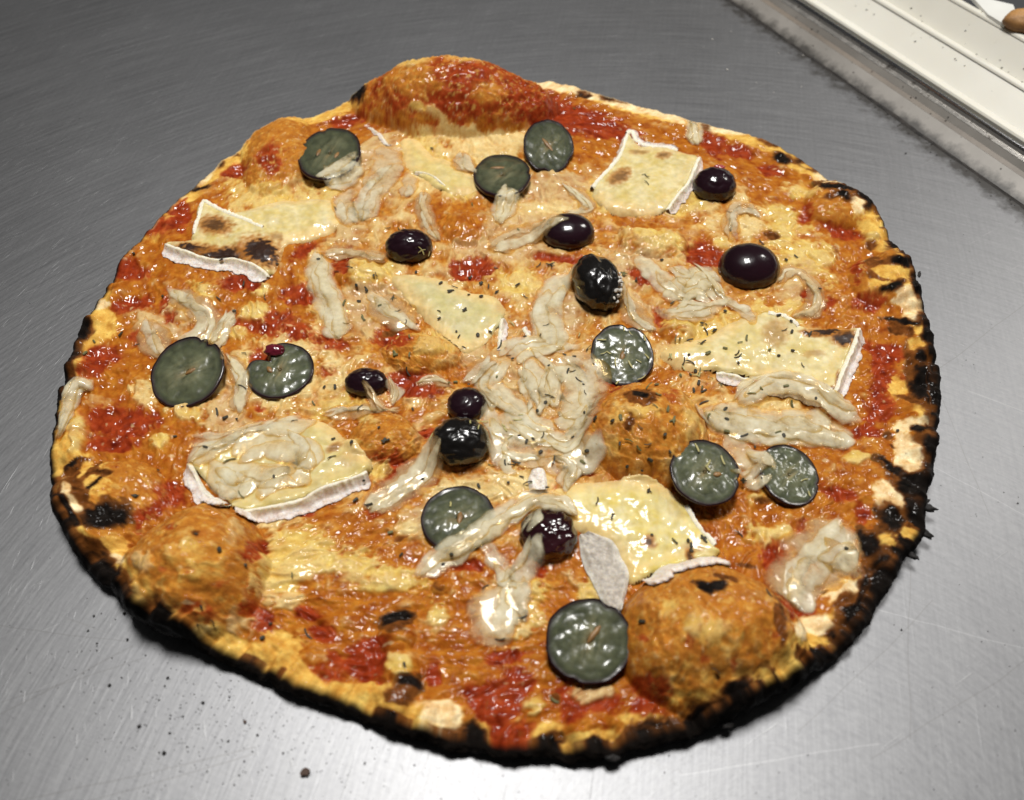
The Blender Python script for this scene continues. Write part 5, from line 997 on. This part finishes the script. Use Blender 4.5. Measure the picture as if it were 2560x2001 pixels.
# ------------------------------------------------------------------ raised edge of the worktop and the tray beyond
def npx(px, py, z):
    """signed distance (m) across the joint of the point seen at a photo pixel at height z"""
    x, y = at(px, py, z); return float((np.array([x, y])-A0)@NRM)
def profile(name, pts, mat, parent=None, u0=-1.1, u1=.8, wob=0, smooth=False, closed=False, step=None, u_dir=None):
    """extrude a cross-section (distance across, height) along the joint"""
    us = np.linspace(u0, u1, 2 if not wob and not step else int((u1-u0)/(step or .004)))
    rows = []
    for i, u in enumerate(us):
        rows.append([(*uv2w(u, n+(u_dir or 0)*u), z) for n, z in pts])
    V = np.array(rows).reshape(-1, 3)
    return mesh(name, V, grid_faces(len(us), len(pts), closed), mat, parent, smooth=smooth)
def mat_edge():
    """thin steel with grease and burnt dust rubbed into it"""
    m = N('greasy_steel_edge'); co = m.objco(); n = m.noise(160, 5, .7, co); n2 = m.noise(38, 3, .6, co)
    m.l(m.ramp(n, [(.36, (.10, .09, .08)), (.47, (.50, .48, .45)), (1, (.58, .56, .53))]), m.b.inputs['Base Color']); m.l(m.ramp(n, [(.3, (.8, .8, .8)), (.5, (.32, .32, .32))]), m.b.inputs['Roughness'])
    m.l(m.bump(n, .3, .0004), m.b.inputs['Normal']); m.set(Metallic=.85); return m.m
M_EDGE = mat_edge()
M_BEIGE = mat_simple('greasy_beige_enamel', (.30, .28, .255), .32, (120, .1, .0004), 0, .12)
M_BROWN = mat_simple('brown_reflection_line', (.17, .14, .11), .5, (200, .3, .0004), 0, .25)  # brown stripe that paints a reflection into the metal strip
M_LIP = mat_simple('bright_steel_bead', (.62, .62, .63), .16, (400, .1, .0002), 0, .1, Metallic=1.0)
M_GRIME = mat_simple('burnt_grease', (.022, .018, .015), .75, (900, .8, .0008), 0, .6)
ex, ey = uv2w(0, .01); ledge = put(empty('raised_edge', (0, 0, 0)), 'raised metal edge strip with burnt grime along its foot', 'edging')
S1 = 2240
def yat(xs, l0, l1): return l0[1]+(xs-l0[0])*(l1[1]-l0[1])/(l1[0]-l0[0])
nbr, nbd = npx(2266, 240, .0055), npx(2266, 181, .0102)
def mat_face():
    """greasy beige metal strip, black with burnt grease at its foot"""
    m = N('greasy_beige_metal'); co = m.objco(); sep = m.n.new('ShaderNodeSeparateXYZ'); m.l(co, sep.inputs[0])
    dj = m.math('ADD', m.math('MULTIPLY', m.math('SUBTRACT', sep.outputs[0], float(A0[0])), float(NRM[0])), m.math('MULTIPLY', m.math('SUBTRACT', sep.outputs[1], float(A0[1])), float(NRM[1])))
    n = m.noise(140, 5, .7, co); n2 = m.noise(30, 3, .6, co)
    d = m.ramp(m.math('ADD', m.math('MULTIPLY', dj, 120), m.math('MULTIPLY', m.math('SUBTRACT', n, .5), 1.2)), [(.05, (1, 1, 1)), (.50, (0, 0, 0))])
    sp = m.ramp(n, [(.62, (0, 0, 0)), (.72, (1, 1, 1))])
    c = m.ramp(n2, [(.3, (.19, .175, .155)), (.7, (.27, .25, .225))]); c = m.mix(m.math('MULTIPLY', sp, .5), c, (.09, .075, .06)); c = m.mix(m.math('MULTIPLY', d, .93), c, (.022, .018, .014))
    m.l(c, m.b.inputs['Base Color']); m.l(m.bump(n, .2, .0004), m.b.inputs['Normal']); m.set(Roughness=.5, Metallic=.1); return m.m
M_FACE = mat_face()
profile('face', [(.0002, .0006), (nbr-.0010, .0050)], M_FACE, ledge); profile('line', [(nbr-.0009, .0050), (nbr+.0009, .0060)], M_BROWN, ledge)
profile('face', [(nbr+.0010, .0060), (nbd-.0042, .0082)], M_FACE, ledge)
profile('shelf', [(nbd-.0041, .0083), (nbd-.0016, .0086), (nbd-.0010, .0098)], M_EDGE, ledge)
a = np.linspace(PI, 0, 9); profile('bead', [(nbd+.0008*math.cos(t), .0102+.0008*math.sin(t)) for t in a]+[(nbd+.0009, .002)], M_LIP, ledge, smooth=True)
# burnt grease ridge in the joint: an uneven bead of real thickness
us = np.linspace(-.55, .5, 900); h = .0002+.0007*np.clip(.35+1.1*fbm(us, us*0, .05, 1001, 3, .6), 0, 1.4)*sstep(-.35, -.05, us); wv = .0008+.0009*np.clip(.4+fbm(us, us*0, .03, 1002, 4, .7), 0.05, 1.5)
rows = []
for k, (q, zz) in enumerate([(-1, 0), (-.55, .55), (0, 1), (.5, .9), (1, .5), (1.25, 0)]):
    X_, Y_ = uv2w(us, q*wv+.0004+fbm(us, us*0+k, .006, 1003, 2)*.0006); rows.append(np.stack([X_, Y_, h*zz+.0001], 1))
gr = mesh('grime', np.concatenate(rows), grid_faces(6, 900, flip=True), M_GRIME, ledge)
V = []; F = []
for i in range(420):
    u = rnd.uniform(-.35, .4); n = abs(rnd.gauss(0, .0022))*(-1) if rnd.random() < .6 else rnd.uniform(.004, nbd-.0012)
    z = .0001 if n < 0 else float(np.interp(n, [.0002, nbr, nbd-.0042, nbd-.0016], [.0008, .0056, .0082, .0087])); X_, Y_ = uv2w(u, n)
    r = rnd.uniform(.00012, .0005); P, f = blob_mesh(r, r*.7, r*.4, lambda d: 1+0*d[..., 0], 6, 4); F += [[k+len(V) for k in q] for q in f]; V += (P+np.array([X_, Y_, z])).tolist()
sp = mesh('soot_specks', V, F, M_GRIME, ledge); sp['kind'] = 'stuff'

def mat_cream():
    m = N('cream_plastic'); co = m.objco(); n = m.noise(60, 5, .7, co); n2 = m.noise(14, 3, .6, co)
    c = m.ramp(n2, [(.3, (.68, .65, .56)), (.7, (.77, .75, .67))]); k = m.ramp(n, [(.66, (0, 0, 0)), (.76, (1, 1, 1))])
    m.l(m.mix(m.math('MULTIPLY', k, .45), c, (.28, .22, .13)), m.b.inputs['Base Color']); m.l(m.bump(n, .12, .0006), m.b.inputs['Normal'])
    m.set(Roughness=.38, Subsurface_Weight=.1, Subsurface_Radius=(1, .8, .5), Subsurface_Scale=.003); return m.m
M_CREAM = mat_cream()
tray = put(empty('dough_tray', (0, 0, 0)), 'cream plastic tray with stepped dirty rims behind the raised edge', 'tray')
b0 = npx(2266, 165, .0105)
def nfit(px, py, z): return npx(px, py, z)
z1, z2, z3 = .0105, .020, .030
nA = b0; nB = npx(2266, 40, z2); nC = npx(2463, 42, z3)
profile('lower_lip', [(nA, .000), (nA, z1), (nA+.0006, z1+.0008), (nA+.0034, z1+.0010), (nA+.0042, z1+.0006)], M_CREAM, tray)
profile('lower_wall', [(nA+.0043, z1+.0005), (nB-.0022, z2-.0008)], M_CREAM, tray)
a = np.linspace(PI, 0, 8); profile('middle_lip', [(nB+.0018*math.cos(t), z2-.0006+.0014*math.sin(t)) for t in a], M_CREAM, tray, smooth=True)
profile('upper_wall', [(nB+.0019, z2-.0008), (nC-.0020, z3-.0006)], M_CREAM, tray)
profile('upper_lip', [(nC+.0018*math.cos(t), z3-.0004+.0014*math.sin(t)) for t in a], M_CREAM, tray, smooth=True)
V = []; F = []
for i in range(260):
    u = rnd.uniform(-.2, .35); q = rnd.random(); n = nB+.0020+abs(rnd.gauss(0, .0012)) if q < .45 else nC-rnd.uniform(.0022, .010) if q < .6 else nB-.0022-abs(rnd.gauss(0, .003)) if q < .8 else nC+rnd.uniform(-.0012, .0012)
    z = float(np.interp(n, [nA+.0043, nB-.0022, nB+.0019, nC-.002, nC, nC+.0018], [z1+.0005, z2-.0008, z2-.0008, z3-.0006, z3+.0010, z3])); X_, Y_ = uv2w(u, n)
    r = rnd.uniform(.00012, .00045); P, f = blob_mesh(r*1.6, r*.8, r*.5, lambda d: 1+0*d[..., 0], 6, 4); F += [[k+len(V) for k in q_] for q_ in f]; V += (P+np.array([X_, Y_, z+r*.2])).tolist()
sp2 = mesh('soot_specks', V, F, M_GRIME, tray); sp2['kind'] = 'stuff'
profile('inner_wall', [(nC+.0019, z3-.0006), (nC+.006, .002)], M_CREAM, tray)
M_DARK = mat_simple('dark_grey_counter', (.045, .046, .05), .45, (200, .1, .0004), 0, .2)
def flatq(name, pts, z, mat):
    return mesh(name, [(*p, z) for p in pts], [list(range(len(pts)))], mat, smooth=False)
put(flatq('dark_counter', [uv2w(-1.2, nC+.0062), uv2w(.9, nC+.0062), uv2w(.9, 1.5), uv2w(-1.2, 1.5)], .0015, M_DARK), None, None, None, 'structure')
# white plastic card and a piece of baked crust lying beyond the tray
M_CARD = mat_simple('white_plastic_card', (.72, .72, .68), .4, (300, .1, .0003), 0, .06)
zc = .032
cp = [np.array(at(px, py, zc)) for px, py in [(2425, -14), (2533, 12), (2543, 40), (2513, 62), (2470, 36)]]
n = len(cp); V = [(*p, zc) for p in cp]+[(*p, zc-.0015) for p in cp]
card = put(mesh('plastic_card', V, [list(range(n)), [n+i for i in range(n)][::-1]]+[[i, n+i, n+(i+1) % n, (i+1) % n] for i in range(n)], M_CARD, smooth=False), 'small white plastic card beyond the cream tray at the top right corner', 'card')
bx, by = [float(v) for v in at(2572, 50, .034)]
P, F = blob_mesh(.0105, .0070, .0050, lambda d: 1+.10*fbm(d[..., 0]*2, d[..., 1]*2+d[..., 2], 1.0, 1010, 3), 40, 24)
cbc = np.clip(.5+P[:, 2]/.014+fbm(P[:, 0], P[:, 1], .006, 1011, 3)*.5, 0, 1)[:, None]; cb = np.array([.12, .05, .015])*(1-cbc)+np.array([.50, .26, .085])*cbc
bread = mesh('bread_piece', P, F, mat_col('baked_bread', .6, (600, .4, .0006), .1), None, cb); bread.location = (bx, by, .0335); put(bread, 'golden brown baked bread piece at the top right corner', 'bread')
